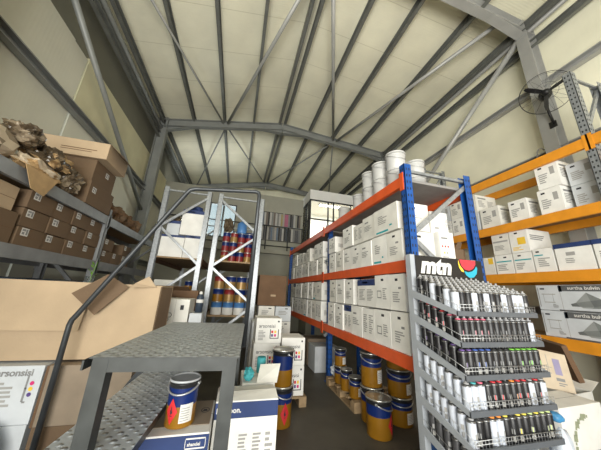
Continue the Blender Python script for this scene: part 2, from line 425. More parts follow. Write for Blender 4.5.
def carton(box,base,label,cat='carton',group=None,faces=None,name='carton',rz=0,seam=True,hexes=None,lid=None):
    (x0,y0,z0),(x1,y1,z1)=box
    c=((x0+x1)/2,(y0+y1)/2,z0)
    L=((x0-c[0],y0-c[1],.002),(x1-c[0],y1-c[1],z1-z0))
    mb=MB(); b=.004
    # body with softened edges: a chamfered box
    (X0,Y0,Z0),(X1,Y1,Z1)=L
    pts=[]
    for z,i in ((Z0,b),(Z0+b,0),(Z1-b,0),(Z1,b)): pts+= [(X0+i,Y0+i,z),(X1-i,Y0+i,z),(X1-i,Y1-i,z),(X0+i,Y1-i,z)]
    mb.v+=pts
    for r in range(3):
        for j in range(4): mb.face((4*r+j,4*r+(j+1)%4,4*r+4+(j+1)%4,4*r+4+j),base)
    mb.face((3,2,1,0),base); mb.face((12,13,14,15),base)
    if seam:
        marks(mb,'+z',L,[(.0,.492,1,.508,M_inkL)])
    for f,sp in (faces or {}).items(): marks(mb,f,L,sp)
    if hexes:
        f,cs,r,m=hexes; rings(mb,f,L,cs,r,m)
    if lid:   # overlapping telescoping lid
        m,h=lid; g=.006
        mb.box((X0-g,Y0-g,Z1-h),(X1+g,Y1+g,Z1+g),m)
    o=mb.obj(name,None,c,rz)
    return tag(o,label,cat,group)

def rack(name,label,X0,X1,Ys,top,levels,bm,pm,dm,post=.09,bh=.11,bd=.045,deck=.03,midin=0,brace_m=None,zz=.7,back=True,group=None,skipdeck=(),bfoot=True,flip=0,hole=True,brace_first=True):
    root=empty(name,(X0,Ys[0],0),label,'rack',group); O=Vector((X0,Ys[0],0))
    brace_m=brace_m or M_galv
    def ob(mb,n):
        mb.v=[tuple(Vector(p)-O) for p in mb.v]; return mb.obj(n,root)
    for yi,y in enumerate(Ys):
        for x,sg in ((X0,1),(X1,-1)):
            mb=MB(); xa=x+sg*post/2+(midin*sg if 0<yi<len(Ys)-1 else 0); t=.006
            a,b=xa-post/2,xa+post/2
            top0=top; top=min(top,levels[-1]-deck-.002) if (midin and 0<yi<len(Ys)-1) else top
            # open C upright: web towards the aisle, two flanges
            mb.box((a if sg>0 else b-t,y,0),(a+t if sg>0 else b,y+post*.9,top),pm)
            mb.box((a,y,0),(b,y+t,top),pm); mb.box((a,y+post*.9-t,0),(b,y+post*.9,top),pm)
            if hole:
                z=.12
                while z<top-.05:
                    w=post*.16
                    for u in (.3,.7):
                        xx=a+post*u; mb.poly([(xx-w/2,y-.0015,z),(xx+w/2,y-.0015,z),(xx+w/2,y-.0015,z+.028),(xx-w/2,y-.0015,z+.028)],M_dark)
                    if sg>0:
                        for u in (.3,.65):
                            yy=y+post*u; mb.poly([(a-.0015,yy+w/2,z),(a-.0015,yy-w/2,z),(a-.0015,yy-w/2,z+.028),(a-.0015,yy+w/2,z+.028)],M_dark)
                    z+=.075
            mb.box((a-.02,y-.02,0),(b+.02,y+post+.02,.008),pm)
            ob(mb,'post'); top=top0
        if brace_first or yi>0:
            z=top-.12; k=0; mb=MB()
            ym=y+post*.45
            mb.box((X0+post*.5,ym-.015,top-.08),(X1-post*.5,ym+.015,top-.05),brace_m)
            while z-zz>.1:
                p,q=(X1-post*.5,X0+post*.5) if (k+flip)%2==0 else (X0+post*.5,X1-post*.5)
                mb.bar((p,ym,z),(q,ym,z-zz),.03,.045,brace_m); z-=zz; k+=1
            ob(mb,'brace')
    for bi in range(len(Ys)-1):
        y0,y1=Ys[bi]+post*.9,Ys[bi+1]
        for li,z in enumerate(levels):
            for x,sg in ((X0,1),(X1,-1)):
                mb=MB(); xa,xb=(x-.005,x-.005+bd) if sg>0 else (x+.005-bd,x+.005)
                mb.box((xa,y0,z-bh),(xb,y1,z),bm)
                for ye,dd in ((y0,-1),(y1,1)):      # end connectors
                    ya=ye if dd<0 else ye
                    mb.box((min(xa,x-.012*sg) if sg>0 else xb-.002,min(ya,ya+dd*.055),z-bh-.05),(xa+.006 if sg>0 else x+.012,max(ya,ya+dd*.055),z+.035),bm)
                ob(mb,'beam')
            if li not in skipdeck:
                ob(MB().box((X0+bd+.002,y0,z-deck),(X1-bd-.002,y1,z),dm),'deck')
    return root

rack('pallet_rack','orange and blue pallet rack full of white cartons along the middle aisle',1.58,2.46,(1.88,4.25,7.32),2.82,(.94,1.80,2.69),M_orange,M_blue,M_deck,post=.085,bh=.115,brace_m=M_galv,zz=.66,midin=.10)
rack('pallet_rack','yellow-orange and galvanised pallet rack of cartons along the right wall',4.20,4.88,(-1.25,1.55,4.35,7.15),4.62,(1.03,1.885,2.69,3.57),M_yellow,M_galv,M_board,post=.10,bh=.14,zz=.85,deck=.02,skipdeck=(3,))
rack('pallet_rack','silver galvanised rack with white navy-banded cartons, left of the silver pair',-1.62,-.70,(5.0,7.7),3.42,(.95,2.0),M_cardD,M_galv,M_board,post=.09,zz=.72,hole=False)
rack('pallet_rack','silver galvanised rack of red and blue tins, right of the silver pair',-.56,.42,(5.0,7.7),3.42,(.95,2.0),M_cardD,M_galv,M_board,post=.09,zz=.72,flip=1,hole=False)
rack('pallet_rack','grey steel rack of brown cartons along the left wall',-2.68,-2.0,(1.2,4.1,6.6),2.55,(1.2,1.75,2.43),M_greyb,M_greyb,M_board,post=.08,bh=.125,hole=False,zz=.6,brace_m=M_greyb)

# ---------------------------------------------------------------- orange rack: white cartons in rows
DES=['plain print','a black hand hole','grey line drawings','a teal foot band','a navy top band','two columns of fine print']
def white_faces(k,edge):
    sp=[]
    if k==0: sp=lines(.15,.8,.35,.6,4,M_inkL)+[(.2,.72,.5,.78,M_inkG)]
    if k==1: sp=[HOLE(.5,.84)]+lines(.2,.75,.2,.5,5,M_inkL)+[(.6,.58,.78,.64,M_inkG)]
    if k==2: sp=[HOLE(.55,.85),(.15,.3,.45,.33,M_inkG),(.15,.5,.45,.53,M_inkG),(.15,.3,.18,.53,M_inkG),(.42,.3,.45,.53,M_inkG)]+lines(.55,.85,.25,.6,6,M_inkL)
    if k==3: sp=[(.1,.04,.62,.11,M_teal),(.68,.2,.78,.26,M_teal)]+lines(.2,.6,.35,.7,5,M_inkL)
    if k==4: sp=[(0,.76,1,.99,M_navy),(.3,.84,.6,.9,M_label)]+lines(.1,.45,.2,.62,8,M_inkL)+lines(.55,.9,.2,.62,8,M_inkL)
    if k==5: sp=lines(.1,.42,.2,.8,9,M_inkL)+lines(.55,.9,.2,.8,9,M_inkL)
    return sp
def row(z,layer,shelf,y,ys,widths,hs,kinds,gapset=(),xo=1.575):
    n=0
    for i,wd in enumerate(widths):
        if i in gapset: y+=wd; continue
        if y+wd>7.28: break
        if y<4.345 and y+wd>4.24: y=4.345
        dx=random.uniform(0,.025); h=hs[i%len(hs)]+random.uniform(-.008,.008); k=kinds[i%len(kinds)]
        base=(M_white,M_white2,M_white)[random.randrange(3)]
        d=.40
        faces={'-x':white_faces(k,0),'-y':lines(.15,.8,.3,.55,4,M_inkL)+[HOLE(.5,.82)]}
        desc={0:'plainly printed',1:'hand-holed',2:'line-drawing printed',3:'teal-footed',4:'navy-banded',5:'finely printed'}[k]
        carton(((xo+dx,y+.006,z),(xo+dx+d,y+wd-.006,z+h)),base,
               f'white {desc} carton, {ORD[n]} from the near post, {layer} layer, {shelf} shelf, orange rack','carton','white cartons on the orange rack',faces)
        n+=1; y+=wd
random.seed(11)
H1=.345
W=[.27,.30,.28,.30,.26,.30,.28,.32,.28,.30,.29,.30,.28,.30,.28,.30,.30]
# middle shelf, top at 1.80
row(1.80,'lower','middle',2.0,None,W,[.325],[1,3,0,1,0,1,1,0,2,0,1,5,0,1,0,1,0])
z2=1.80+.34
row(z2,'upper','middle',2.03,None,[.46,.30,.28,.34,.30,.30,.26,.30,.30,.28,.30,.30,.28,.30,.3],[.31,.31,.27,.31,.24,.28],[3,0,5,1,0,2,1,0],gapset=(4,8))
# lower shelf, top at .94
row(.94,'lower','bottom',2.0,None,W,[.36],[1,2,5,0,4,1,1,5,0,1,3,0,1,0,1,0,5])
z3=.94+.375
row(z3,'upper','bottom',2.0,None,[.25,.28,.44,.12,.28,.27,.30,.12,.30,.28,.30,.28,.30,.28,.30,.28,.3],[.352,.355,.33,.35,.34],[1,2,4,0,1,0,1,0,0,3,1,0,5],gapset=(3,7))
# end of the middle shelf seen between the blue posts
carton(((2.02,2.06,1.80),(2.255,2.46,2.40)),M_white,'tall white carton with hexagon print standing between the two blue posts','carton',None,
       {'-y':lines(.2,.55,.62,.7,1,M_inkL)+[(.12,.44,.55,.47,M_ink)]},hexes=('-y',[(.20+.036*(i%3)+.018*(i//3%2),.44+.034*(i//3)) for i in range(8)],.02,M_inkG))
o=carton(((2.02,1.965,1.80),(2.20,2.054,2.14)),M_white,'small white carton with red and yellow dots in front of the hexagon carton','carton',None,
       {'-y':lines(.1,.6,.72,.82,1,M_inkG)+[(.1,.50,.2,.56,M_red),(.3,.50,.4,.56,M_red),(.5,.50,.6,.56,M_red),(.2,.30,.3,.36,M_yel),(.4,.30,.5,.36,M_greenp)]+lines(.1,.7,.08,.22,2,M_inkL)})
carton(((2.27,2.27,1.80),(2.415,2.72,2.31)),M_white3,'bluish white carton behind the torn open brown box','carton',None,{'-y':lines(.2,.8,.5,.7,3,M_inkL)})

def torn_box(name,box,m,label,flaps,rz=0):
    """open carton: four walls, floor, and flaps given as (side, length, outward angle)"""
    (x0,y0,z0),(x1,y1,z1)=box; c=((x0+x1)/2,(y0+y1)/2,z0); w,d,h=(x1-x0)/2,(y1-y0)/2,z1-z0; t=.006
    root=empty(name,c,label,'carton',None,rz)
    mb=MB(); mb.box((-w,-d,.002),(w,-d+t,h),m).box((-w,d-t,.002),(w,d,h),m).box((-w,-d+t,.002),(-w+t,d-t,h),m).box((w-t,-d+t,.002),(w,d-t,h),m).box((-w+t,-d+t,.002),(w-t,d-t,t),m)
    mb.obj('body',root)
    for side,l,ang,a,b in flaps:
        s,cn=math.sin(ang),math.cos(ang)   # ang: 0 straight up, pi/2 flat outwards, pi hanging
        o0,o1=l*s,l*cn
        if side=='front': P=[(-w+2*w*a,-d,h),(-w+2*w*b,-d,h),(-w+2*w*b-.01,-d-o0,h+o1),(-w+2*w*a+.01,-d-o0,h+o1)]; n=Vector((0,-cn,-s))
        if side=='back': P=[(w-2*w*a,d,h),(w-2*w*b,d,h),(w-2*w*b,d+o0,h+o1),(w-2*w*a,d+o0,h+o1)]; n=Vector((0,cn,-s))
        if side=='right': P=[(w,-d+2*d*a,h),(w,-d+2*d*b,h),(w+o0,-d+2*d*b,h+o1),(w+o0,-d+2*d*a,h+o1)]; n=Vector((cn,0,-s))
        if side=='left': P=[(-w,d-2*d*a,h),(-w,d-2*d*b,h),(-w-o0,d-2*d*b,h+o1),(-w-o0,d-2*d*a,h+o1)]; n=Vector((-cn,0,-s))
        P=[Vector(p) for p in P]; Q=[p+n*.005 for p in P]
        f=MB(); f.poly(P,m); f.poly(Q[::-1],m)
        for i in range(4): j=(i+1)%4; f.poly([P[j],P[i],Q[i],Q[j]],m)
        f.obj('flap',root)
    return root
torn_box('open_carton',((2.275,2.03,1.80),(2.41,2.23,1.985)),M_card,'small torn brown box with raised flaps beside the rear blue post',
         [('front',.08,.5,0,.55),('left',.06,-.3,0,1),('back',.07,0,0,1)],.0)

# white buckets two high on top of the orange rack
def bucket_mesh(r,h):
    mb=MB(); mb.lathe([(r*.94,.0015,M_pail),(r*.96,.004,M_pail),(r*.985,h*.78,M_pail),(r*1.03,h*.79,M_pail),(r*1.03,h*.84,M_pail),(r*.98,h*.85,M_pail),(r*.99,h*.9,M_pail)],24); return mb
def bucket(loc,r,h,label):
    root=empty('plastic_bucket',loc,label,'bucket','white buckets on the orange rack')
    bucket_mesh(r,h).obj('body',root)
    MB().lathe([(r*1.06,h*.9,M_pail),(r*1.06,h*.985,M_pail),(r*1.0,h,M_pail),(r*.9,h,M_pail),(r*.88,h*.985,M_pail),(.01,h*.985,M_pail)],24).obj('lid',root)
    pts=[(r*1.04*math.cos(t),r*1.04*math.sin(t)-.0,h*.8-abs(math.sin(t))*h*.28) for t in [PI+PI*i/12 for i in range(13)]]
    MB().tube(pts,.003,M_wire,6).obj('handle',root)
    return root
bk=[(1.725,2.19,.112),(1.70,2.46,.112),(1.70,2.73,.112),(2.08,2.28,.112),(1.70,3.03,.11),(1.70,3.60,.10)]
bn=['nearest column on the rack edge','second column along the rack edge','third column along the rack edge','column beside the blue post, set back from the edge','fourth column along the rack edge','lone far column on the rack edge']
for (x,y,r),nm in zip(bk,bn):
    n=1 if y>3 else 2
    for k in range(n): bucket((x,y,2.69+.222*k),r,.222,f'white plastic bucket, {"top" if k==n-1 and n>1 else ("bottom" if n>1 else "single")} of the {nm}')

# ---------------------------------------------------------------- yellow rack cartons
def rbox(y0,y1,z0,h,base,label,faces,d=.5,x=4.25,**kw): return carton(((x,y0,z0),(x+d,y1,z0+h)),base,label,'carton','cartons on the yellow rack',faces,**kw)
pr=lambda: {'-x':[HOLE(.25,.85)]+lines(.12,.6,.2,.6,5,M_inkL)+[(.65,.5,.85,.8,M_inkL)],'-y':lines(.1,.45,.3,.7,6,M_inkL)+lines(.55,.9,.3,.7,6,M_inkL)+[(.1,.78,.5,.86,M_inkG)]}
Z=2.69
rbox(2.0,2.27,Z,.385,M_white,'white printed carton, bottom of the two-high stack on the upper yellow shelf',pr())
rbox(1.98,2.24,Z+.387,.39,M_white,'white printed carton, top of the two-high stack on the upper yellow shelf',pr(),rz=.03)
rbox(2.42,2.68,Z,.36,M_white,'single white carton just behind the two-high stack on the upper yellow shelf',pr())
rbox(2.84,3.16,Z,.38,M_white2,'single wide carton, second behind the two-high stack, upper yellow shelf',pr())
for i,y in enumerate((3.20,3.50,3.80)):
    rbox(y,y+.27,Z,.36,(M_white3,M_white,M_white2)[i],f'white carton of the bottom layer, {ORD[i]} from the single cartons, far upper yellow shelf',pr())
    rbox(y,y+.27,Z+.362,.36,(M_white2,M_white2,M_white3)[i],f'off-white carton of the top layer, {ORD[i]} from the single cartons, far upper yellow shelf',pr())
rbox(1.665,1.94,Z,.34,M_white3,'greyish carton right of the two-high stack behind the galvanised post',pr(),x=4.36,d=.45)
rbox(1.665,1.94,Z+.342,.33,M_white3,'greyish carton lying on another right of the two-high stack',pr(),x=4.36,d=.45)
rbox(1.12,1.54,Z,.30,M_white,'white carton at the photo edge on the upper yellow shelf',pr())
Z=1.885
rbox(2.78,3.04,Z,.315,M_white,'green striped carton directly under the grey-banded one, third yellow shelf',{'-x':[(.05,.62,.95,.68,M_teal),HOLE(.6,.86)]+lines(.1,.7,.15,.5,4,M_inkL)})
rbox(2.78,3.04,Z+.317,.35,M_white2,'white carton with grey band, upper layer, above the green striped carton',{'-x':[HOLE(.6,.85),(.05,.6,.95,.68,M_inkL)]+lines(.1,.7,.2,.45,4,M_inkL),'-y':lines(.2,.8,.3,.6,4,M_inkL)})
rbox(2.51,2.76,Z,.315,M_white,'green striped carton under the carton with a yellow sticker',{'-x':[(.05,.62,.95,.68,M_teal),HOLE(.35,.86)]+lines(.1,.7,.15,.5,4,M_inkL)})
rbox(2.51,2.76,Z+.317,.36,M_white,'white carton with a yellow sticker on the third yellow shelf',{'-x':[HOLE(.4,.87),(.42,.35,.86,.66,M_yel)]+lines(.1,.7,.08,.25,3,M_yel),'-y':lines(.1,.9,.5,.75,3,M_inkG)})
rbox(2.255,2.49,Z,.335,M_white,'white carton with a pale green stripe beside the navy lidded carton',{'-x':[HOLE(.25,.88),(.05,.7,.5,.75,M_teal)]+lines(.2,.9,.2,.6,5,M_inkL),'-y':lines(.2,.8,.3,.6,4,M_inkL)})
rbox(1.87,2.23,Z,.36,M_white,'white carton with navy lid and square marks, third yellow shelf',{'-x':lines(.25,.6,.25,.45,3,M_inkL)+[(.3,.55,.55,.68,M_inkL)],'-y':[(.1,.2+.2*i,.16,.27+.2*i,M_ink) for i in range(3)]},lid=(M_navy,.055))
rbox(1.665,1.85,Z,.36,M_white,'navy lidded white carton between another one and the galvanised post',{'-x':lines(.2,.7,.3,.6,4,M_inkL)},lid=(M_navy,.055))
rbox(3.07,3.30,Z,.30,M_white2,'carton with a yellow corner mark beyond the green striped cartons',{'-x':[(.6,.6,.95,.95,M_yel),(.1,.3,.2,.9,M_navy)]})
rbox(3.33,3.56,Z,.30,M_white3,'pale blue-grey carton, last visible on the third yellow shelf',{'-x':lines(.2,.7,.3,.6,4,M_inkL)})
# two long cartons with a dark banner and a drawing of paving stones
def stone(z,y1,where):
    L=1.0; y0=y1-.86
    h=.335
    o=rbox(y0,y1,z,h,M_white3,f'long carton with dark banner and stone drawing, {where} of the pair',
        {'-x':[(.05,.82,.11,.88,M_ink),(.015,.12,.025,.9,M_inkG),(.30,.76,1,.985,M_tub2),(.30,0,.305,.985,M_inkL),(.25,.0,.99,.05,M_tub2),(.29,.74,.33,.97,M_tub),
               (.08,.3,.22,.33,M_inkL),(.08,.3,.085,.66,M_inkL),(.2,.3,.205,.66,M_inkL),(.06,.62,.24,.65,M_inkL)]+lines(.18,.26,.1,.25,4,M_inkG)})
    # drawn heap of stones: facets in greys
    mb=MB(); cx=o.location; x=-.25-.0022; yc=y1-.62*0.86-cx.y
    G=[mat('stone_a',(.20,.215,.21),.8),mat('stone_b',(.29,.305,.30),.8),mat('stone_c',(.14,.15,.15),.8)]
    F=[([(-.14,.09),(-.02,.22),(.0,.12)],1),([(-.02,.22),(.10,.14),(.0,.12)],0),([(-.14,.09),(0,.12),(.02,.05),(-.10,.045)],0),([(0,.12),(.10,.14),(.14,.07),(.02,.05)],2),
       ([(-.19,.075),(-.14,.09),(-.10,.045),(-.18,.045)],2),([(.12,.11),(.20,.11),(.21,.07),(.14,.07)],1),([(-.10,.045),(.02,.05),(.0,.03),(-.08,.03)],1),([(.02,.05),(.14,.07),(.12,.035),(0,.03)],0)]
    for P,g in F: mb.poly([(x,yc-a,b+.02) for a,b in P],G[g])
    mb.obj('stone_drawing',o)
    text('lettering','surtha bulvin',.058,M_label,o,(x-.0005,y1-.40*.86-cx.y,h*.825),'-x',bold=.0008)
    return o
stone(1.03,2.545,'bottom'); stone(1.03+.338,2.545,'top')

# ---------------------------------------------------------------- aerosol stand
SX0,SX1,SYB,SYF=1.462,2.20,1.76,1.35
st=empty('display_stand',(SX0,SYF,0),'grey tiered metal display stand of spray cans with a black header','stand')
SO=Vector((SX0,SYF,0))
def sob(mb,n,parent=None):
    mb.v=[tuple(Vector(p)-SO) for p in mb.v]; return mb.obj(n,parent or st)
for x in (SX0,SX1-.045): sob(MB().box((x,SYB,0),(x+.05,SYB+.06,1.82),M_stand),'post')
for x in (SX0,SX1-.045): sob(MB().box((x,SYF-.02,.0),(x+.045,SYB,.06),M_stand),'foot')
sob(MB().box((SX0+.045,SYB+.035,.1),(SX1-.045,SYB+.05,1.6),M_crate),'back_panel')
hd=sob(MB().box((SX0+.047,SYB-.012,1.585),(SX1+.055,SYB+.0,1.815),M_header),'header')
hx,hy=SX0+.047-SX0,SYB-.0135-SYF
t=text('lettering','mtn',.195,M_label,hd,(.09,hy,1.668),'-y',shear=.22,bold=.010,sx=1.05)
mb=MB(); mb.box((.09,hy-.001,1.633),(.40,hy,1.641),M_inkG); mb.obj('small_print',hd)
# round logo: red disc sector above, yellow arc at left, cyan arc below
def arc(mb,cx,cz,r0,r1,a0,a1,m,n=14,y=hy-.001):
    for i in range(n):
        t0=a0+(a1-a0)*i/n; t1=a0+(a1-a0)*(i+1)/n
        mb.poly([(cx+r0*math.cos(t0),y,cz+r0*math.sin(t0)),(cx+r1*math.cos(t0),y,cz+r1*math.sin(t0)),(cx+r1*math.cos(t1),y,cz+r1*math.sin(t1)),(cx+r0*math.cos(t1),y,cz+r0*math.sin(t1))],m)
mb=MB()
mb.poly([(0.530,hy-.001,1.812),(0.720,hy-.001,1.812),(0.715,hy-.001,1.775),(0.680,hy-.001,1.735),(0.630,hy-.001,1.715),(0.580,hy-.001,1.722),(0.547,hy-.001,1.752)],M_logoR)
mb.poly([(0.518,hy-.001,1.810),(0.525,hy-.001,1.770),(0.538,hy-.001,1.745),(0.565,hy-.001,1.715),(0.567,hy-.001,1.695),(0.537,hy-.001,1.705),(0.517,hy-.001,1.735),(0.511,hy-.001,1.775)],M_logoY)
mb.poly([(0.570,hy-.001,1.708),(0.615,hy-.001,1.698),(0.665,hy-.001,1.710),(0.700,hy-.001,1.735),(0.720,hy-.001,1.762),(0.730,hy-.001,1.740),(0.715,hy-.001,1.690),(0.675,hy-.001,1.655),(0.625,hy-.001,1.648),(0.585,hy-.001,1.672)],M_cyan)
mb.obj('logo',hd)
NR=6; PITCH=.0548; RP=.063; SLOPE=.021; X00=SX0+.022
SHZ=[1.345-.193*k for k in range(7)]        # bottom of each front lip
for k,zb in enumerate(SHZ[:6]):
    mb=MB()
    # stepped tray, one step per row
    for r in range(NR): mb.box((SX0+.012,SYF+.008+r*RP,zb+.008+r*SLOPE),(SX1-.012,SYF+.008+(r+1)*RP,zb+.016+r*SLOPE),M_stand)
    sob(mb,'tray')
    sob(MB().box((SX0,SYF-.006,zb),(SX1,SYF+.006,zb+.032),M_standD),'front_lip')
    for x in (SX0,SX1-.009):
        m_=MB(); P=[(SYF,zb),(SYB,zb+.105),(SYB,zb+.165),(SYF,zb+.034)]
        A=[(x,y,z) for y,z in P]; B=[(x+.009,y,z) for y,z in P]
        m_.poly(A[::-1],M_stand); m_.poly(B,M_stand)
        for i in range(4): j=(i+1)%4; m_.poly([A[i],A[j],B[j],B[i]],M_stand)
        sob(m_,'side_arm')
    mb=MB()
    for zz in (.055,.075): mb.tube([(SX0+.006,SYF,zb+zz),(SX1-.006,SYF,zb+zz)],.0018,M_wire,5)
    for i in range(29): x=SX0+.01+i*(SX1-SX0-.02)/28; mb.tube([(x,SYF,zb+.03),(x,SYF,zb+.075)],.0013,M_wire,4)
    mb.tube([(SX0+.004,SYF,zb+.075),(SX0+.004,SYB,zb+.205)],.0018,M_wire,5)
    for i in range(7): y=SYF+i*(SYB-SYF)/6; mb.tube([(SX0+.004,y,zb+.034+(y-SYF)*.31),(SX0+.004,y,zb+.075+(y-SYF)*.317)],.0013,M_wire,4)
    sob(mb,'wire_guard')
# spray cans
R=.0262
CAN={}
def can_proto(body,ring,noz,bn):
    key=(body.name,ring,noz.name)
    if key in CAN: return CAN[key]
    h=.139
    b=MB(); b.lathe([(R*.93,.0015,M_dome),(R,.003,body),(R,.012,body),(R,.034,body),(R,h,body),(R*.97,h+.002,body)],14)
    # small printed patch wrapped on the can
    for i in range(3):
        t0,t1=-PI*.62+i*.22,-PI*.62+(i+1)*.22; rr=R+.0006
        b.poly([(rr*math.cos(t0),rr*math.sin(t0),.018),(rr*math.cos(t1),rr*math.sin(t1),.018),(rr*math.cos(t1),rr*math.sin(t1),.045),(rr*math.cos(t0),rr*math.sin(t0),.045)],M_inkL if body is not M_canW else M_inkG)
        b.poly([(rr*math.cos(t0),rr*math.sin(t0),.058),(rr*math.cos(t1),rr*math.sin(t1),.058),(rr*math.cos(t1),rr*math.sin(t1),.085),(rr*math.cos(t0),rr*math.sin(t0),.085)],(RING[ring] if i==1 else M_inkG) if body is not M_canW else M_inkL)
    d=MB(); d.lathe([(R*1.02,h,M_dome),(R*1.02,h+.004,M_dome),(R*.85,h+.010,M_dome),(R*.55,h+.013,M_dome)],14)
    r=MB(); r.lathe([(R*.66,h+.0125,RING[ring]),(R*.64,h+.018,RING[ring]),(R*.45,h+.0205,RING[ring])],12)
    n=MB(); n.lathe([(R*.30,h+.0205,noz),(R*.30,h+.032,noz),(R*.22,h+.034,noz)],8)
    CAN[key]=(b.mesh('body'),d.mesh('dome'),r.mesh('collar'),n.mesh('nozzle'))
    return CAN[key]
TIER=['top','second','third','fourth','fifth','bottom']
ROWN=['front','second','third','fourth','fifth','back']
def add_can(k,r,c):
    z=SHZ[k]+.016+r*SLOPE; x=SX0+.0385+c*PITCH; y=SYF+.008+RP*(r+.5)
    rnd=random.random()
    body,bn=M_canK,'black'; ring='grey'; noz=M_nozW
    if k==0:
        if c in (5,8,10,11) or rnd<.12 or (c==0 and r in(0,1)): body,bn=M_canW,'white'
        elif rnd<.4: body,bn=M_canG,'dark grey'
        ring='white' if rnd<.6 else 'grey'
    if k==1:
        ring='pink' if c in (0,1,2,3,4) else ('black' if rnd<.3 else 'grey')
        if c==0 and r>0: ring=('red','pink')[r%2]
        if c==12: body,bn=M_canW,'white'
    if k==2:
        ring='violet' if c<2 else ('blue' if c<5 else ('black' if c<8 else 'green'))
        noz=M_nozK
    if k==3:
        ring=['white','teal','pink','black','red','red','black','orange','red','red','white','red','white'][c]
        if c in (0,1,2,10,12): body,bn=M_canW,'white'
        noz=M_nozK if rnd<.6 else M_nozW
    if k==4:
        ring=['grey','black','black','orange','orange','yellow','black','yellow','yellow','pale green','yellow','pale green','pale green','grey'][c]
        if c in (0,3,4): body,bn=M_canW,'white'
        noz=M_nozK
    if k==5:
        ring='grey'; body,bn=(M_canK,'black') if c else (M_canG,'dark grey')
    ms=can_proto(body,ring,noz,bn)
    label=f'{bn} spray can with {ring} collar, {ORD[c]} from left, {ROWN[r]} row, {TIER[k]} tier'
    root=empty('spray_can',(x,y,z),label,'spray can',f'spray cans on the {TIER[k]} tier',rz=random.uniform(-.9,.9))
    for me in ms:
        o=bpy.data.objects.new(me.name,me); COL.objects.link(o); o.parent=root
random.seed(5); NC=0
for k in range(6):
    for r in range(NR):
        for c in range(13):
            vis = (k==0) or (k<5 and (r<2 or (c==0))) or (k==5 and (r==0 or c==0))
            if k==5 and c>4: vis=False
            if k==0 and r==5 and c==12: vis=False
            if vis: add_can(k,r,c); NC+=1
print('cans',NC)

# ---------------------------------------------------------------- step platform in the foreground
lad=empty('step_platform',(-.22,1.89,0),'grey steel step platform with chequer plate deck and tubular handrail','step platform',None,-.06)
LO=Vector((-.22,1.89,0))
def lob(mb,n,parent=None):
    mb.v=[tuple(Vector(p)-LO) for p in mb.v]; return mb.obj(n,parent or lad)
PX0,PX1,PY0,PY1,PZ=-.525,.083,1.31,2.47,1.14
dk=MB().box((PX0-.01,PY0-.012,PZ-.006),(PX1+.01,PY1,PZ-.0006),M_ladder); dk.poly([(PX0-.01,PY0-.012,PZ),(PX1+.01,PY0-.012,PZ),(PX1+.01,PY1,PZ),(PX0-.01,PY1,PZ)],M_plate)
dk.box((PX0-.032,PY0-.012,PZ-.05),(PX0-.024,PY1,PZ-.012),M_ladder)
dk.poly([(PX0-.032,PY0-.012,PZ-.012),(PX0-.01,PY0-.012,PZ),(PX0-.01,PY1,PZ),(PX0-.032,PY1,PZ-.012)],M_plate)
lob(dk,'deck_plate')
q=.062
for x in (PX0,PX1-q):
    for y in (PY0,PY1-q): lob(MB().box((x,y,0),(x+q,y+q,PZ-.008),M_ladder),'leg')
fr=MB()
for y in (PY0,PY1-q): fr.box((PX0+q,y+.001,PZ-.062),(PX1-q,y+q-.001,PZ-.007),M_ladder)
for x in (PX0,PX1-q): fr.box((x+.001,PY0+q,PZ-.062),(x+q-.001,PY1-q,PZ-.007),M_ladder)
lob(fr,'frame')
lob(MB().box((PX0+q,PY1-q,.25),(PX1-q,PY1-q+.04,.29),M_ladder),'tie_bar')
for z,x0,x1,ya,yb in ((.775,-.66,-.315,1.20,2.40),(.40,-1.02,-.67,1.20,2.40)):
    lob(MB().box((x0,ya,z-.006),(x1,yb,z),M_step),'step')
    m_=MB().box((x0,ya,z-.045),(x0+.03,yb,z-.007),M_rail).box((x1-.03,ya,z-.045),(x1,yb,z-.007),M_rail).box((x0+.03,ya,z-.045),(x1-.03,ya+.03,z-.007),M_rail)
    lob(m_,'step_edge')
lob(MB().bar((PX0+.0,2.43,PZ-.1),(-1.20,2.43,.0),.02,.05,M_rail),'stringer')
HY=2.455
rail=[(x+.02,HY,z) for x,HY,z in [(-1.345,HY,.02),(-1.345,HY,1.10),(-1.337,HY,1.14),(-1.315,HY,1.175),(-.65,HY,2.37),(-.62,HY,2.415),(-.57,HY,2.435),(.05,HY,2.485),(.078,HY,2.475),(.088,HY,2.44),(.083,HY,PZ-.2)]]
lob(MB().tube(rail,.021,M_rail,14),'handrail')

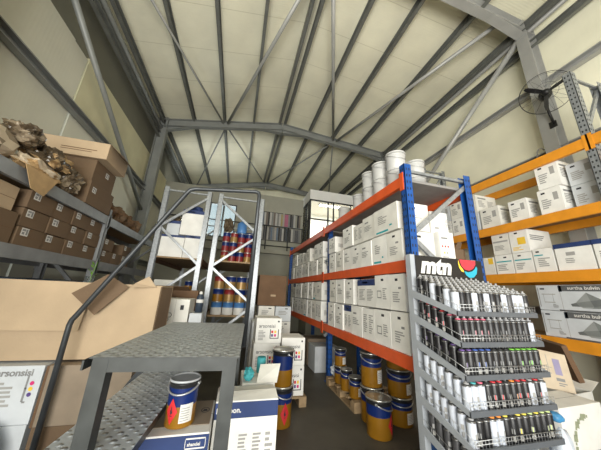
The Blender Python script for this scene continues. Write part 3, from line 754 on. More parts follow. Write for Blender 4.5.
# small pail and cartons below the platform
def pail(loc,r,h,upper,lower,lid,label,name='metal_pail',rz=0,split=.58,group=None,diamond=True,coll=M_tinK,handle=True,lab=True,parts=True):
    root=empty(name,loc,label,'pail',group,rz)
    mb=MB(); mb.lathe([(r*.955,.0015,lower),(r*.97,.006,lower),(r*.97,h*split,upper),(r*.98,h*.83,coll),(r*.99,h*.9,coll),(r*1.03,h*.91,coll),(r*1.03,h*.93,coll),(r,h*.935,coll),(r,h*.96,coll)],28)
    mb.obj('body',root)
    MB().lathe([(r*1.05,h*.955,lid),(r*1.05,h*.985,lid),(r*1.02,h,lid),(r*.95,h,lid),(r*.93,h*.975,lid),(.01,h*.975,lid)],28).obj('lid',root)
    if handle:
        pts=[]
        for i in range(15):
            t=PI+PI*i/14; pts.append((r*1.05*math.cos(t),r*1.05*math.sin(t),h*.88-abs(math.sin(t))*h*.17))
        MB().tube(pts,.006 if r<.11 else .007,M_wire,6).obj('handle',root)
        hb=MB()
        for sx in (-1,1): MB().box((sx*r*1.0-.008,-.012,h*.85),(sx*r*1.0+.008,.012,h*.91),M_wire).obj('handle_lug',root)
    def patch(a0,a1,z0,z1,m,nm,n=6,e=.0015):
        p=MB(); rr=r*.975+e
        for i in range(n):
            t0=a0+(a1-a0)*i/n; t1=a0+(a1-a0)*(i+1)/n
            p.poly([(rr*math.cos(t0),rr*math.sin(t0),z0),(rr*math.cos(t1),rr*math.sin(t1),z0),(rr*math.cos(t1),rr*math.sin(t1),z1),(rr*math.cos(t0),rr*math.sin(t0),z1)],m)
        return p
    if lab:
        p=patch(-PI*.40,-PI*.12,h*.12,h*.50,M_label,'label')
        for i in range(6):
            zz=h*(.16+.05*i); rr=r*.975+.003
            t0,t1=-PI*.38,-PI*.2
            for j in range(3):
                u0=t0+(t1-t0)*j/3; u1=t0+(t1-t0)*(j+1)/3
                p.poly([(rr*math.cos(u0),rr*math.sin(u0),zz),(rr*math.cos(u1),rr*math.sin(u1),zz),(rr*math.cos(u1),rr*math.sin(u1),zz+h*.018),(rr*math.cos(u0),rr*math.sin(u0),zz+h*.018)],M_inkL)
        p.obj('label',root)
    if diamond:
        p=MB(); rr=r*.975+.003; hw=.42; zc=h*.36; hh=h*.27; a0=-PI*.58
        n=8
        def pt(u,v,rr): t=a0+u*hw; return (rr*math.cos(t),rr*math.sin(t),zc+v*hh)
        for i in range(n):
            u0=-1+2*i/n; u1=-1+2*(i+1)/n; v0=1-abs(u0); v1=1-abs(u1)
            p.poly([pt(u0,-v0,rr),pt(u1,-v1,rr),pt(u1,v1,rr),pt(u0,v0,rr)],M_red)
        fl=[(-.18,-.12),(.0,-.22),(.18,-.12),(.2,.08),(.08,.02),(.06,.3),(-.06,.42),(-.1,.15),(-.2,.1)]
        p.poly([pt(u,v,rr+.0012) for u,v in fl],M_ink); p.poly([pt(-.2,-.34,rr+.0012),pt(.2,-.34,rr+.0012),pt(.2,-.28,rr+.0012),pt(-.2,-.28,rr+.0012)],M_ink)
        o=p.obj('hazard_mark',root); o['label']='red diamond hazard mark with a flame'
    return root
# carton the pail stands on
BZ=.685
o=carton(((-.385,1.63,.25),(-.045,2.03,BZ)),M_white,'white and navy carton under the platform carrying the small pail','carton',None,{'-y':[(0,.28,1,.985,M_navy)]+lines(.06,.4,.04,.22,4,M_inkL)})
text('lettering','Interpon.',.062,M_label,o,(-.158,-.2030,.44*.74),'-y',bold=.001)
text('lettering','shandel',.022,M_label,o,(.062,-.2032,.44*.865),'-y',bold=.0006)
mb=MB()
for a,b in (((.05,.83),(.155,.845)),((.05,.93),(.155,.945)),((.05,.83),(.053,.945)),((.152,.83),(.155,.945))): mb.box((a[0],-.2028,.44*a[1]),(b[0],-.2022,.44*b[1]),M_label)
mb.obj('logo_frame',o)
mb=MB(); mb.box((-.14,-.12,.4365),(.16,.19,.439),M_cardG); mb.obj('top_flap',o)
mb=MB(); arcs=[]
for i in range(16):
    t0,t1=2*PI*i/16,2*PI*(i+1)/16
    mb.poly([(.12+.026*math.cos(t0),.05+.036*math.sin(t0),.4404),(.12+.026*math.cos(t1),.05+.036*math.sin(t1),.4404),(.12+.021*math.cos(t1),.05+.030*math.sin(t1),.4404),(.12+.021*math.cos(t0),.05+.030*math.sin(t0),.4404)],M_ink)
mb.poly([(.105,.035,.4404),(.135,.035,.4404),(.128,.062,.4404),(.112,.062,.4404)],M_ink); mb.obj('symbol',o)
carton(((-.385,1.63,0),(-.045,2.03,.25)),M_white2,'white carton on the floor under the navy banded platform carton','carton')
pail((-.225,1.745,BZ+.006),.082,.235,M_tinB,M_tinY,M_lidw,'small yellow and blue pail with red diamond on the carton under the platform',rz=-.25,split=.45)
# cartons right of the platform
o=carton(((-.035,1.84,.28),(.372,2.08,.745)),M_white,'white carton with navy band right of the platform legs','carton',None,{'-y':[(0,.79,1,.985,M_navy)]+lines(.40,.56,.16,.6,10,M_inkL)+lines(.62,.76,.16,.6,10,M_inkL)+lines(.82,.95,.2,.6,6,M_inkL)+[(.5,.04,.9,.09,M_inkG)]})
text('lettering','Interpon.',.042,M_label,o,(-.195,-.1225,.465*.86),'-y',bold=.001)
mb=MB(); mb.poly([(-.20,-.118,.467),(.20,-.118,.467),(.202,-.01,.490),(-.20,-.01,.482)],M_white2); mb.poly([(-.20,-.005,.482),(.202,-.005,.490),(.20,.118,.470),(-.20,.118,.470)],M_white2); mb.obj('top_flap',o)
carton(((-.035,1.84,0),(.372,2.08,.278)),M_white2,'white carton on the floor beneath the navy banded carton beside the platform','carton')
o=carton(((.14,2.16,.30),(.40,2.50,.735)),M_white2,'open white carton behind the navy banded one beside the platform','carton',None,{'-y':lines(.1,.8,.5,.8,4,M_inkL)})
mb=MB(); mb.poly([(-.02,-.17,.437),(.145,-.17,.437),(.19,-.05,.54),(.02,-.02,.53)],M_white2); mb.poly([(.02,-.02,.525),(.19,-.05,.535),(.145,-.17,.432),(-.02,-.17,.432)],M_white2); mb.obj('top_flap',o)
carton(((.14,2.16,0),(.40,2.50,.298)),M_white3,'pale carton on the floor beneath the open white carton','carton')
def crumple(name,loc,size,m,label,cat,seed,sub=3,amp=.35,freq=2.2,rot=(0,0,0),m2=None,flat=True,group=None):
    import bmesh
    bm=bmesh.new(); bmesh.ops.create_icosphere(bm,subdivisions=sub,radius=1)
    for v in bm.verts:
        p=v.co*freq+Vector((seed*7.3,seed*3.1,seed))
        n=noise.noise(p)*amp+noise.noise(p*2.6)*amp*.6+noise.noise(p*6)*amp*.25
        v.co=v.co*(1+n)
        v.co=Vector((v.co.x*size[0],v.co.y*size[1],v.co.z*size[2]))
    R_=Matrix.Rotation(rot[2],4,'Z')@Matrix.Rotation(rot[1],4,'Y')@Matrix.Rotation(rot[0],4,'X')
    bm.transform(R_)
    zmin=min(v.co.z for v in bm.verts); 
    for v in bm.verts: v.co.z=max(v.co.z-zmin-.012,0)
    me=bpy.data.meshes.new(name); 
    if m2:
        for f in bm.faces: f.material_index=1 if noise.noise(f.calc_center_median()*9+Vector((seed,0,0)))>.08 else 0
    for f in bm.faces: f.smooth=not flat
    bm.to_mesh(me); bm.free(); me.transform(Matrix.Translation((0,0,.003))); me.materials.append(m)
    if m2: me.materials.append(m2)
    o=bpy.data.objects.new(name,me); COL.objects.link(o); o.location=loc
    return tag(o,label,cat,group)
mb=MB(); mb.lathe([(.036,0.001,M_tealc),(.04,.01,M_tealc),(.04,.12,M_tealc),(.034,.127,M_tealc),(.016,.12,M_cardL)],20)
tag(mb.obj('paper_roll',None,(.31,2.42,.7355)),'teal wiping paper roll standing on the open white carton','roll')
crumple('rag',(.19,2.22,.7355),(.04,.05,.05),M_tealc,'crumpled teal rag on the open carton beside the platform','rag',3)

# pails on the aisle floor left
G='yellow and blue pails in the aisle'
pail((.665,3.12,0),.125,.40,M_tinB,M_tinY,M_lid,'yellow blue pail with red diamond, bottom of the left aisle stack',rz=.45,group=G,lab=False)
pail((.655,3.11,.402),.125,.38,M_tinB,M_tinY,M_lid,'yellow and blue pail on top of the left aisle stack',rz=1.9,group=G,diamond=False,lab=False,split=.45)
# white cartons stacked behind them
def dots_carton(box,label):
    (x0,y0,z0),(x1,y1,z1)=box; w=x1-x0; h=z1-z0
    o=carton(box,M_white,label,'carton','white cartons stacked at the aisle end',{'-y':[(.84,.84,.91,.9,M_ink)]+lines(.1,.42,.1,.5,7,M_inkL)+[(.55,.2,.58,.55,M_ink),(.87,.2,.9,.55,M_ink),(.55,.18,.9,.21,M_ink),(.60,.40,.68,.5,M_red),(.72,.40,.80,.5,M_yel),(.60,.26,.68,.36,M_purple),(.72,.26,.80,.36,M_magenta)],
        '+x':lines(.1,.6,.3,.6,4,M_inkL)})
    text('lettering','arsonsisi',.066,M_ink,o,(-w*.40,-(y1-y0)/2-.0025,h*.62),'-y')
    return o
def pallet(loc,w,d,label):
    root=empty('wooden_pallet',loc,label,'pallet')
    for i in range(6): MB().box((-w/2,-d/2+i*(d-.09)/5,.10),(w/2,-d/2+i*(d-.09)/5+.09,.12),M_wood).obj('top_board',root)
    for x in (-w/2,-.05,w/2-.1): MB().box((x,-d/2,.0),(x+.1,d/2,.018),M_wood).obj('bottom_board',root)
    for x in (-w/2,-.05,w/2-.1):
        for y in (-d/2,-.06,d/2-.12): MB().box((x,y,.018),(x+.1,y+.12,.10),M_wood).obj('block',root)
    return root
pallet((.68,3.72,0),.8,.5,'wooden pallet under the stacked white cartons at the aisle end')
dots_carton(((.33,3.5,.12),(.68,3.86,.44)),'white carton with coloured dots, bottom of the taller aisle stack')
dots_carton(((.33,3.5,.44),(.68,3.86,.76)),'white carton with coloured dots, middle of the taller aisle stack')
dots_carton(((.34,3.5,.76),(.69,3.86,1.08)),'white carton with coloured dots, top of the taller aisle stack')
dots_carton(((.71,3.5,.12),(1.04,3.86,.48)),'white carton with coloured dots, bottom of the shorter aisle stack')
dots_carton(((.71,3.5,.48),(1.04,3.86,.83)),'white carton with coloured dots, top of the shorter aisle stack')
carton(((.34,4.2,0),(.80,4.6,.55)),M_white2,'white carton on the floor behind the dotted stack','carton')
carton(((.34,4.2,.55),(.82,4.6,.95)),M_white3,'pale carton behind the dotted stack, on another carton','carton',None,{'-y':lines(.5,.9,.3,.5,3,M_inkL)})
for i,(x0,x1,n) in enumerate(((.50,.82,4),(.84,1.16,4))):
    for k in range(n):
        carton(((x0,5.0,k*.288),(x1,5.4,k*.288+.285)),M_white2 if (i+k)%2 else M_white3,f'far white carton, {ORD[k]} from the floor, {"inner" if i==0 else "aisle"} stack under the brown box','carton','cartons beneath the far brown box',{'-y':lines(.2,.8,.4,.7,3,M_inkL)+[HOLE(.7,.85)]})
carton(((.47,5.02,1.155),(1.04,5.5,1.76)),M_cardD,'big brown carton on the far white stacks beside the silver rack','carton',None,{'-y':[(.44,.3,.62,.36,M_cardL)]})

# pails and pallet under the orange rack
pail((1.70,2.74,0),.138,.365,M_tinB,M_tinY,M_lid,'yellow and blue pail standing alone in front of the pallet',rz=.85,group=G,lab=True,split=.55)
pail((1.79,3.03,0),.135,.375,M_tinB,M_tinY,M_lid,'yellow and blue pail behind the lone pail, under another',rz=-.2,group=G,diamond=False)
pail((1.795,3.03,.376),.13,.375,M_tinB,M_tinY,M_lid,'yellow and blue pail on top of the pail behind the lone one',rz=-.25,group=G,diamond=False)
for k,(u,l,nm) in enumerate(((M_tinB,M_tinY,'bottom'),(M_tinB,M_tinY,'middle'),(M_tinG,M_tinY,'top'))):
    pail((2.11,2.92,.294*k),.14,.292,u,l,M_lid,f'yellow pail under the orange rack, {nm} of the three-high stack',rz=.1*k-.4,group=G,diamond=False)
pallet((2.02,3.70,0),.76,1.0,'wooden pallet with small pails under the orange rack')
for i,(x,y,z,r,h) in enumerate(((1.74,3.36,.12,.085,.25),(1.73,3.62,.12,.085,.27),(1.76,3.9,.12,.095,.24),(1.76,3.9,.36,.09,.25),(2.0,3.5,.12,.10,.30))):
    pail((x,y,z),r,h,M_tinB,M_tinY,M_lid,f'small yellow blue pail on the pallet, {["nearest on its edge","second along its edge","lower one at the third spot","upper one at the third spot","behind the edge ones"][i]}',rz=-.3,group='small pails on the pallet',diamond=False)
crumple('plastic_sack',(1.80,4.12,.12),(.10,.075,.12),M_plastW,'white plastic sack slumped on the far end of the pallet','sack',6)
for i,(y,z,h,m) in enumerate(((4.75,0,.45,M_white3),(5.25,0,.5,M_cardG),(5.8,0,.42,M_white2))):
    carton(((1.62,y,z),(2.1,y+.42,z+h)),m,f'carton on the floor under the orange rack, {ORD[i]} beyond the pallet','carton')
mb=MB(); mb.lathe([(.15,0,M_crate),(.16,.02,M_crate),(.165,.25,M_crate),(.17,.26,M_crate),(.165,.27,M_crate),(.165,.55,M_crate),(.15,.58,M_crate),(.02,.58,M_crate)],24)
tag(mb.obj('plastic_drum',None,(2.18,2.35,0)),'dark blue plastic drum under the near end of the orange rack','drum')

# ---------------------------------------------------------------- aisle right of the stand: crumpled cartons
torn_box('open_carton',((3.25,1.98,.0),(3.85,2.40,.56)),M_white2,'open white carton behind the wreath-printed carton at the lower right',[('right',.2,1.2,0,1)],.12)
o=carton(((2.68,1.66,.0),(3.28,1.94,.62)),M_white,'white carton with faded green wreath print on the floor beside the stand','carton',None,None,rz=.06)
mb=MB()
for i in range(22):
    t=PI*.45+PI*1.15*i/21; cx,cz=.02+.19*math.cos(t),.33+.21*math.sin(t); s=.012+.008*((i*7)%3)
    mb.poly([(cx-s,-.1425,cz-s*.6),(cx+s*.7,-.1425,cz-s),(cx+s,-.1425,cz+s*.7),(cx-s*.6,-.1425,cz+s)],M_greenp)
mb.obj('wreath_print',o); mb=MB()
for i in range(3): mb.poly([(.06,-.1425,.22+.03*i),(.16,-.1425,.22+.03*i),(.16,-.1425,.235+.03*i),(.06,-.1425,.235+.03*i)],M_inkL)
mb.obj('fine_print',o)
o=carton(((-.16,-.012,0),(.16,.0,.36)),M_cream,'flattened cream carton with violet label leaning beside the stand','carton',None,{'-y':[(.48,.40,.72,.82,M_violet),(.46,.24,.74,.32,M_inkG),(.1,.55,.4,.57,M_inkL),(.1,.4,.35,.42,M_inkL),(.28,.35,.3,.9,M_inkL)]+lines(.5,.8,.1,.2,2,M_inkG)},name='flattened_carton')
o.location=(3.33,1.98,.60); o.rotation_euler=(-.22,.16,-.22)
o=carton(((-.05,-.3,0),(.0,.3,.38)),M_cardD,'brown cardboard sheet leaning behind the violet labelled carton','cardboard',name='cardboard_sheet')
o.location=(3.86,2.26,.66); o.rotation_euler=(.05,-.28,-.5)
crumple('plastic_bag',(2.50,1.55,.0),(.085,.085,.27),M_plastW,'tall white plastic bag between the stand and the wreath-printed carton','bag',9,m2=None,flat=False,amp=.22)
crumple('plastic_bag',(2.50,1.56,.585),(.05,.045,.035),M_plastB,'small blue plastic bag on top of the white bag beside the stand','bag',12,flat=False,amp=.3)

# ---------------------------------------------------------------- left foreground cartons
carton(((-1.98,2.60,0),(-1.415,3.0,.38)),M_white3,'white carton on the floor below the lettered one, left of the handrail','carton')
o=carton(((-1.985,2.60,.38),(-1.41,3.0,.785)),M_white3,'white lettered carton with three coloured dots, left of the handrail post','carton',None,{'-y':[(.84,.60,.862,.84,M_inkG),(.84,.38,.865,.62,M_inkG),(.855,.36,.89,.39,M_inkG)]+lines(.40,.80,.28,.72,6,M_inkL)})
text('lettering','arsonsisi',.068,M_inkG,o,(-.01,-.2035,.335),'-y',bold=.0015)
mb=MB()
for zc,m in ((.282,M_magenta),(.243,M_yel),(.204,M_purple)): mb.poly([(.236+.014*math.cos(2*PI*i/14),-.2035,zc+.015*math.sin(2*PI*i/14)) for i in range(14)],m)
mb.obj('colour_dots',o)
carton(((-1.38,2.60,0),(-.78,3.0,.36)),M_card,'brown carton on the floor under the greyed one beside the platform','carton')
carton(((-1.39,2.59,.36),(-.775,3.0,.785)),M_cardG,'dusty brown carton behind the handrail post beneath the big open carton','carton',None,{'-y':[(.0,.0,.03,1,M_cardD)]})
crumple('plastic_sheet',(-1.72,2.46,.0),(.26,.07,.24),M_plastW,'white plastic sheeting draped at the lower left corner','plastic sheet',15,flat=False,amp=.18)
# big open carton lying across them
root=torn_box('open_carton',((-1.99,2.69,.80),(-.70,3.14,1.445)),M_cardL,'big open brown carton across the boxes behind the handrail',
   [('front',.41,3.0,0,.56),('back',.12,2.3,.3,.8)],0)
def sheet(f,P,m,e=.005):
    P=[Vector(p) for p in P]; n=(P[1]-P[0]).cross(P[2]-P[0]).normalized()*e; Q=[p+n for p in P]
    f.poly(P,m); f.poly(Q[::-1],m)
    for i in range(len(P)): j=(i+1)%len(P); f.poly([P[j],P[i],Q[i],Q[j]],m)
# half raised middle flap and torn right flap
f=MB(); sheet(f,[(-.06,-.275,.547),(.18,-.262,.73),(.37,-.26,.62),(.16,-.285,.37)],M_card); f.obj('flap',root)
f=MB(); sheet(f,[(.40,-.24,.63),(.60,-.24,.63),(.53,-.28,.73),(.44,-.33,.66),(.40,-.33,.62)],M_cardL); f.obj('flap',root)
f=MB(); sheet(f,[(.642,-.235,.05),(.642,-.235,.635),(.69,.0,.63),(.69,.0,.05)],M_card); f.obj('side_panel',root)
# items behind that carton
carton(((-1.0,3.28,0),(-.52,3.7,.62)),M_white2,'white carton on the floor under the hexagon printed one behind the platform','carton')
o=carton(((-1.0,3.28,.62),(-.515,3.7,1.30)),M_white2,'white carton with hexagon print and black hole behind the platform','carton',None,{'-y':[(.68,0,.685,1,M_inkL),(.80,.82,.88,.9,M_ink),(.74,.45,.82,.48,M_ink),(.76,.52,.8,.58,M_inkG),(.84,.48,.9,.6,M_inkG)]},
   hexes=('-y',[(.06+.055*(i%5)+.0275*(i//5%2),.40+.048*(i//5)) for i in range(15) if i not in (4,9,10)],.03,M_ink))
torn_box('open_carton',((-1.02,3.74,.0),(-.50,4.1,1.40)),M_cardD,'dark brown open carton standing behind the hexagon carton',[('front',.16,1.25,0,.8)])
mb=MB(); mb.lathe([(.045,0,M_tub),(.045,.12,M_label),(.045,.16,M_tub),(.045,.19,M_tub),(.02,.225,M_label),(.02,.25,M_label),(.012,.26,M_label)],16)
tag(mb.obj('spray_bottle',None,(-.42,3.42,1.14-.0)),'small navy bottle standing on the white box beside the hexagon carton','bottle')
carton(((-.50,3.3,0),(-.36,3.6,1.14)),M_white3,'narrow white box under the small navy bottle','carton')

# ---------------------------------------------------------------- silver rack contents
o=carton(((-1.53,5.12,2.0),(-1.10,5.6,2.44)),M_white,'white carton, lower layer left, on the left silver rack','carton',None,{'-y':[(0,.9,1,1,M_navy)]})
o=carton(((-1.09,5.12,2.0),(-.70+.0-.1,5.6,2.46)),M_white,'white navy-banded carton, lower layer right, on the left silver rack','carton',None,{'-y':[(0,.88,1,1,M_navy),(.3,.92,.6,.96,M_label)]})
carton(((-1.22,5.12,2.462),(-.80,5.6,3.0)),M_white,'tall white navy-banded carton on top, left silver rack','carton',None,{'-y':[(0,.86,1,1,M_navy),(.3,.91,.55,.95,M_label)]})
carton(((-1.47,5.14,2.442),(-1.235,5.6,2.74)),M_white3,'short pale carton beside the tall one on the left silver rack','carton',None,{'-y':[(0,.8,1,1,M_navy)]})
crumple('cloth_bundle',(-1.02,5.3,3.0),(.15,.13,.07),M_navy,'dark navy bundle on the tall carton of the left silver rack','bundle',21)
crumple('paper_bag',(-1.35,5.3,2.742),(.08,.1,.07),M_bagD,'brown crumpled bag on the short carton of the silver rack','bag',22)
carton(((-1.5,5.15,.95),(-1.05,5.6,1.40)),M_white3,'pale carton on the lower shelf of the left silver rack','carton',None,{'-y':[HOLE(.5,.8)]})
carton(((-1.5,5.15,1.403),(-1.15,5.6,1.56)),M_white2,'flat white carton on the pale carton of the silver rack','carton')
def tin_set(r,h):
    d={}
    for nm,(a,b) in {'blue and red':(M_tinB,M_tinR),'blue and yellow':(M_tinB,M_tinY),'red and gold':(M_tinR,M_tinG),'pale blue and white':(M_tinLB,M_label),'blue and gold':(M_tinB,M_tinG)}.items():
        d[nm]=(MB().lathe([(r*.98,.0015,M_lid),(r*.98,.005,b),(r*.98,h*.55,a),(r*.98,h*.93,M_lid),(r,h*.94,M_lid),(r,h*.955,M_lid)],18).mesh('body'),
               MB().lathe([(r*.99,h*.955,M_lid),(r*.99,h*.99,M_lid),(r*.9,h*.99,M_lid),(r*.85,h*.97,M_lid),(.01,h*.97,M_lid)],18).mesh('lid'))
    return d
TIN=tin_set(.078,.205); TINL=tin_set(.106,.25)
def tin(loc,kind,label,group,S=None):
    root=empty('paint_tin',loc,label,'tin',group,random.uniform(0,6))
    for me in (S or TIN)[kind]:
        o=bpy.data.objects.new(me.name,me); COL.objects.link(o); o.parent=root
LAY=['bottom','middle','top']
for k in range(3):
    for c in range(5):
        tin((-.30+.158*c,5.20,2.0+.205*k),'blue and red' if (c+k)%3 else 'red and gold',f'red and blue paint tin, {ORD[c]} from left, {LAY[k]} layer, upper shelf of right silver rack','tins on the upper silver shelf')
for c in range(4): tin((-.32+.218*c,5.22,.95),'pale blue and white',f'pale blue white tin, {ORD[c]} from left, bottom layer, lower shelf of right silver rack','tins on the lower silver shelf',TINL)
for k in (1,2):
    for c in range(4): tin((-.32+.218*c,5.22,.95+.25*k),('blue and gold','blue and yellow','red and gold','blue and gold')[(c+k)%4],f'gold or yellow tin, {ORD[c]} from left, {LAY[k]} layer, lower shelf, right silver rack','tins on the lower silver shelf',TINL)
for k in range(3): tin((-.90,5.25,.95+.205*k),'blue and yellow',f'blue and yellow tin, {LAY[k]} of the single column on the left silver rack','tin column on the left silver rack')
crumple('cloth_bundle',(-.30,5.3,2.615),(.10,.11,.17),M_bagD,'brown slumped sack on the tins of the right silver rack','sack',31)
carton(((-.20,5.6,2.0),(.32,6.2,2.75)),M_navy,'dark blue carton behind the red tins on the silver rack','carton')
mb=MB(); mb.lathe([(.10,0,M_tinLB),(.105,.02,M_tinLB),(.105,.22,M_tinLB),(.05,.27,M_tinLB),(.03,.28,M_tinLB),(.03,.32,M_pail),(.01,.33,M_pail)],20)
tag(mb.obj('plastic_jug',None,(.0,5.22,2.617)),'pale blue plastic jug standing on the red tins','jug')

# ---------------------------------------------------------------- left grey rack contents
def brown(box,label,lab=True,m=M_card,name='carton',lu=.12,lv=.55):
    o=carton(box,m,label,'carton','brown cartons on the grey rack',{'+x':[(0,.48,1,.5,M_cardD)],'-y':[(.2,.48,.8,.5,M_cardD)]},name=name)
    if lab:
        (x0,y0,z0),(x1,y1,z1)=box; w,h=x1-x0,z1-z0
        p=MB(); xx=w/2+.0018; d=(y1-y0)
        a=-d/2+d*lu; p.poly([(xx,a,h*lv),(xx,a+.085,h*lv),(xx,a+.085,h*lv+.075),(xx,a,h*lv+.075)],M_label)
        for u,v,uu,vv in ((.01,.045,.05,.065),(.012,.012,.04,.036),(.055,.012,.075,.065)): p.poly([(xx+.001,a+u,h*lv+v),(xx+.001,a+uu,h*lv+v),(xx+.001,a+uu,h*lv+vv),(xx+.001,a+u,h*lv+vv)],M_inkG)
        pp=p.obj('label',o); pp['label']='white shipping label with dark print'
    return o
Z=1.75
brown(((-2.62,2.15,Z),(-2.04,2.72,Z+.29)),'large brown carton, bottom one at the near end of the grey rack',lu=.45)
brown(((-2.62,2.10,Z+.292),(-2.06,2.66,Z+.52)),'large brown carton, upper one at the near end of the grey rack',lab=False,m=M_cardL)
for c in range(4):
    for k in range(3 if c<3 else 3):
        y=2.76+.335*c
        brown(((-2.55,y,Z+.184*k),(-2.035-.01*((c+k)%2),y+.325,Z+.184*k+.181)),f'small labelled carton, {LAY[k]} of the {ORD[c]} column past the large cartons, grey rack')
for c in range(3):
    for k in range(2 if c!=1 else 1):
        y=4.24+.34*c
        brown(((-2.5,y,Z+.187*k),(-2.04,y+.32,Z+.187*k+.183)),f'labelled carton beyond the grey post, {LAY[k]} layer, {ORD[c]} along')
Z=2.43
brown(((-2.62,3.45,Z),(-1.98,4.05,Z+.31)),'brown carton with two labels, bottom of the stack on the top grey shelf',lu=.1)
brown(((-2.60,3.47,Z+.312),(-2.0,4.0,Z+.62)),'brown carton carrying the long flat box on the top grey shelf',lu=.5)
o=carton(((-2.80,3.42,Z+.622),(-1.88,3.98,Z+.86)),M_cardL,'long flat brown box on top of the cartons, top grey shelf','carton',None,{'-y':[(.42,.42,.86,.47,M_cardD),(.42,.30,.8,.34,M_cardD)]})
mb=MB(); sheet(mb,[(.46,-.28,.23),(.62,-.20,.10),(.62,.22,.08),(.46,.28,.23)],M_card); mb.obj('flap',o)
mb=MB(); mb.poly([(.322,.05,.05),(.322,.15,.05),(.322,.15,.14),(.322,.05,.14)],M_label)
crumple('paper_roll',(-2.22,2.30,Z),(.16,.34,.17),M_cream,'cream paper roll wrapped in clear film at the near end of the top shelf','roll',41,m2=M_plast,amp=.2,flat=True)
crumple('film_bundle',(-2.16,2.62,Z+.25),(.13,.16,.11),M_bagD,'dark crumpled film bundle on the cream roll','film bundle',42,amp=.4,sub=4,m2=M_plast)
crumple('film_bundle',(-2.15,2.98,Z+.10),(.15,.24,.15),M_bagD,'long dark brown crumpled film bundle lying on the top grey shelf','film bundle',43,amp=.42,sub=4,m2=M_paper)
crumple('film_bundle',(-2.12,3.26,Z),(.13,.15,.16),M_bagD,'dark film bundle leaning on the labelled cartons','film bundle',46,amp=.42,sub=4,m2=M_plast)
crumple('paper_bundle',(-2.12,2.82,Z),(.10,.26,.10),M_cream,'crumpled cream paper under the dark film','paper',44,amp=.35,sub=4,m2=M_paper)
# kraft sheet hanging over the beam
mb=MB(); sheet(mb,[(-2.12,2.55,Z+.10),(-1.968,2.50,Z+.03),(-1.96,2.90,Z+.03),(-2.10,2.92,Z+.11)],M_paper); sheet(mb,[(-1.968,2.50,Z+.03),(-1.958,2.62,Z-.16),(-1.955,2.78,Z-.18),(-1.96,2.90,Z+.03)],M_paper)
tag(mb.obj('kraft_sheet'),'torn kraft paper sheet hanging over the grey beam','paper')
for i,(y,s) in enumerate(((4.25,.15),(4.62,.16),(5.0,.15),(5.35,.14))):
    crumple('paper_bag',(-2.2,y+.06,Z),(.16,.135,s),M_cardD,f'crumpled brown paper bag, {ORD[i]} past the carton stack on the top shelf','bag',50+i,group='brown paper bags on the top shelf',amp=.35,sub=3,m2=M_card)
for i in range(6):
    y=2.2+.42*i+(.12 if i==5 else 0); m=(M_tub,M_tub2,M_tub)[i%3]; mb=MB()
    mb.lathe([(.15,.002,m),(.17,.02,m),(.18,.22,m),(.19,.225,m),(.19,.25,m),(.18,.26,m),(.02,.265,m)],20)
    tag(mb.obj('plastic_tub',None,(-2.25,y,1.2)),f'dark lidded plastic tub, {ORD[i]} along the low shelf of the grey rack','tub','tubs on the low grey shelf')
jr=empty('glass_jar',(-1.82,3.7,1.25),'glass jar with a green sprig behind the big open carton','jar')
MB().lathe([(.055,0,M_jar),(.06,.01,M_jar),(.06,.20,M_jar),(.045,.24,M_jar),(.045,.27,M_jar)],16).obj('body',jr)
mb=MB(); mb.tube([(.0,0,.02),(.01,.0,.3),(.03,.02,.46)],.004,M_leaf,6)
for i in range(7):
    z=.26+.03*i; a=i*2.2; c,s=math.cos(a),math.sin(a); b=Vector((.012+.02*(z-.3),.0,z))
    mb.poly([b,b+Vector((.04*c-.015*s,.04*s+.015*c,.02)),b+Vector((.08*c,.08*s,.05)),b+Vector((.04*c+.015*s,.04*s-.015*c,.025))],M_leaf)
mb.obj('sprig',jr)
carton(((-1.95,3.45,0),(-1.6,3.95,.62)),M_cardD,'brown carton on the floor below the glass jar','carton'); carton(((-1.95,3.45,.622),(-1.6,3.95,1.248)),M_cardD,'brown carton directly under the glass jar','carton')

# ---------------------------------------------------------------- fan on the right column
fan=empty('wall_fan',(4.95,2.17,5.07),'black wire-guard industrial fan on the right steel column','fan')
ax=Vector((-.80,-.50,-.32)).normalized()
RM=ax.to_track_quat('Z','Y').to_matrix().to_4x4()
def fob(mb,n): mb.v=[tuple(RM@Vector(p)) for p in mb.v]; return mb.obj(n,fan)
FR=.355
mb=MB()
for rr,zz in ((FR,0),(FR*.99,-.06),(FR*.42,.095)):
    mb.tube([(rr*math.cos(2*PI*i/40),rr*math.sin(2*PI*i/40),zz) for i in range(40)],.005 if rr==FR else .0022,M_black,5,close=True)
for i in range(18):
    t=2*PI*i/18; c,s=math.cos(t),math.sin(t)
    mb.tube([(.06*c,.06*s,.10),(FR*.5*c,FR*.5*s,.095),(FR*.8*c,FR*.8*s,.065),(FR*c,FR*s,0)],.0017,M_black,4)
    if i%2==0: mb.tube([(.07*c,.07*s,-.13),(FR*.7*c,FR*.7*s,-.12),(FR*c,FR*s,0)],.0017,M_black,4)
fob(mb,'guard')
for i in range(3):
    t=2*PI*i/3+.42; M=Matrix.Rotation(t,4,'Z'); mb=MB()
    P=[(.045,-.022,.02),(.13,-.034,.03),(.25,-.034,.03),(.315,-.016,.022),(.318,.012,-.005),(.25,.03,-.02),(.13,.03,-.015),(.045,.02,-.01)]
    P=[M@Vector(p) for p in P]; Q=[p+Vector((0,0,-.006)) for p in P]
    mb.poly(P,M_black); mb.poly(Q[::-1],M_black)
    for a in range(8): b=(a+1)%8; mb.poly([P[b],P[a],Q[a],Q[b]],M_black)
    fob(mb,'blade')
fob(MB().lathe([(.05,-.02,M_black),(.055,.0,M_black),(.055,.05,M_black),(.03,.075,M_black),(.005,.08,M_black)],16),'hub')
fob(MB().lathe([(.05,-.24,M_black),(.085,-.22,M_black),(.09,-.08,M_black),(.06,-.05,M_black),(.04,-.02,M_black)],18),'motor')
b_=Vector(ax)*-.18
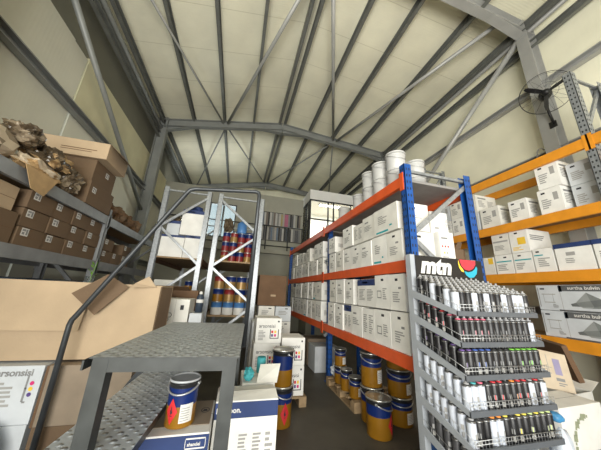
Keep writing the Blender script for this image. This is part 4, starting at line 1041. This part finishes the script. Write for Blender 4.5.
mb=MB(); mb.tube([b_,b_+Vector((.02,.02,-.30)),(.265,.13,-.50)],.022,M_black,8); mb.box((.25,.09,-.56),(.268,.19,-.44),M_black); mb.obj('bracket',fan)
hk=MB(); hk.tube([(XR-.14,2.75,4.17),(XR-.16,2.72,4.28),(XR-.17,2.68,4.33),(XR-.18,2.62,4.31),(XR-.18,2.60,4.26)],.012,M_pail,8)
tag(hk.obj('hook'),'small white hook on the girt beside the right column','hook')

# ---------------------------------------------------------------- back wall display and rail
ds=empty('sample_display',(1.45,YB-.03,3.45),'wall display of narrow colour samples on the back partition','display')
random.seed(3)
PAL=[(.03,.03,.035),(.10,.10,.11),(.22,.22,.22),(.35,.33,.30),(.05,.06,.08),(.16,.13,.11),(.30,.05,.10),(.40,.12,.20),(.34,.28,.12),(.12,.16,.22),(.45,.44,.42)]
PM=[mat(f'sample_{i}',c,.5) for i,c in enumerate(PAL)]
for rr in range(2):
    for c in range(24):
        if rr==1 and c in(21,): continue
        m=PM[random.choice([0,1,2,3,4,5,0,1,9,10,2])] if c not in (14,15,13) or rr==0 else PM[random.choice([8,2,3])]
        if rr==1 and c in (15,16): m=PM[7]
        mb=MB(); x=-.93+c*.078; z=.60-.62*(0 if rr==1 else 1); h=.54+random.uniform(-.03,.03)
        mb.box((x,-.018,z),(x+.068,.0,z+h),m); mb.obj('sample_panel',ds)
for z in (.58,-.04,1.16): MB().box((-.97,-.004,z-.01),(1.0,.014,z+.01),M_black).obj('mounting_bar',ds)
gr=empty('guard_rail',(1.0,YB-.12,3.0),'dark guard rail on the ledge before the colour samples','rail')
for x in (-3.9,-2.9,-1.0,-.05,.85,1.45): MB().tube([(x,0,0),(x,0,1.0)],.022,M_winfr,8).obj('post',gr)
for z in (.18,1.0): MB().tube([(-3.9,0,z),(1.5,0,z)],.022,M_winfr,8).obj('rail_bar',gr)
# office desk lamp panel: ceiling light of the glazed office
cl=empty('ceiling_light',(4.0,9.9,ZT-.065),'bright ceiling light panel inside the glazed office','light')
MB().box((-.6,-.15,-.05),(.6,.15,-.0),M_offw).obj('housing',cl)
em=bpy.data.materials.new('light_diffuser'); em.use_nodes=True; nb=em.node_tree.nodes['Principled BSDF']
nb.inputs['Emission Color'].default_value=(1,.97,.92,1); nb.inputs['Emission Strength'].default_value=9
MB().box((-.57,-.12,-.056),(.57,.12,-.051),em).obj('diffuser',cl)

# ---------------------------------------------------------------- light, world, camera
def area(name,loc,rot,sx,sy,e,col,spread=0):
    l=bpy.data.lights.new(name,'AREA'); l.shape='RECTANGLE'; l.size=sx; l.size_y=sy; l.energy=e; l.color=col
    if spread: l.spread=math.radians(spread)
    o=bpy.data.objects.new(name,l); COL.objects.link(o); o.location=loc; o.rotation_euler=rot; return o
d_=Vector((.34,.78,.55)); LR=d_.to_track_quat('-Z','Y').to_euler()
area('door_daylight',(-.4,YF-.1,1.9),LR,4.6,3.0,770,(1.0,.975,.90),160)
area('office_lamp',(4.0,9.9,ZT-.14),(0,0,0),1.1,.25,260,(1,.97,.93))
area('window_daylight',(-.81,YB+.75,3.75),(-PI/2-.55,0,0),1.5,1.6,110,(.95,.97,.95))
w=bpy.data.worlds.new('World'); scene.world=w; w.use_nodes=True
w.node_tree.nodes['Background'].inputs[0].default_value=(.80,.90,1.0,1); w.node_tree.nodes['Background'].inputs[1].default_value=1.1

cam=bpy.data.cameras.new('Camera'); cam.sensor_width=36; cam.lens=235/601*36; cam.clip_start=.05
co=bpy.data.objects.new('Camera',cam); COL.objects.link(co)
Rw=Matrix(((.96460208,-.11392938,-.2378296),(-.25970143,-.25375407,-.93175321),(.04580384,.96053577,-.27435932)))
co.matrix_world=Matrix.Translation((0,0,1.45))@Rw.to_4x4()
scene.camera=co
vs=scene.view_settings; vs.view_transform='Standard'; vs.look='None'; vs.exposure=-0.2; vs.gamma=1; vs.use_curve_mapping=False
scene.display_settings.display_device='sRGB'
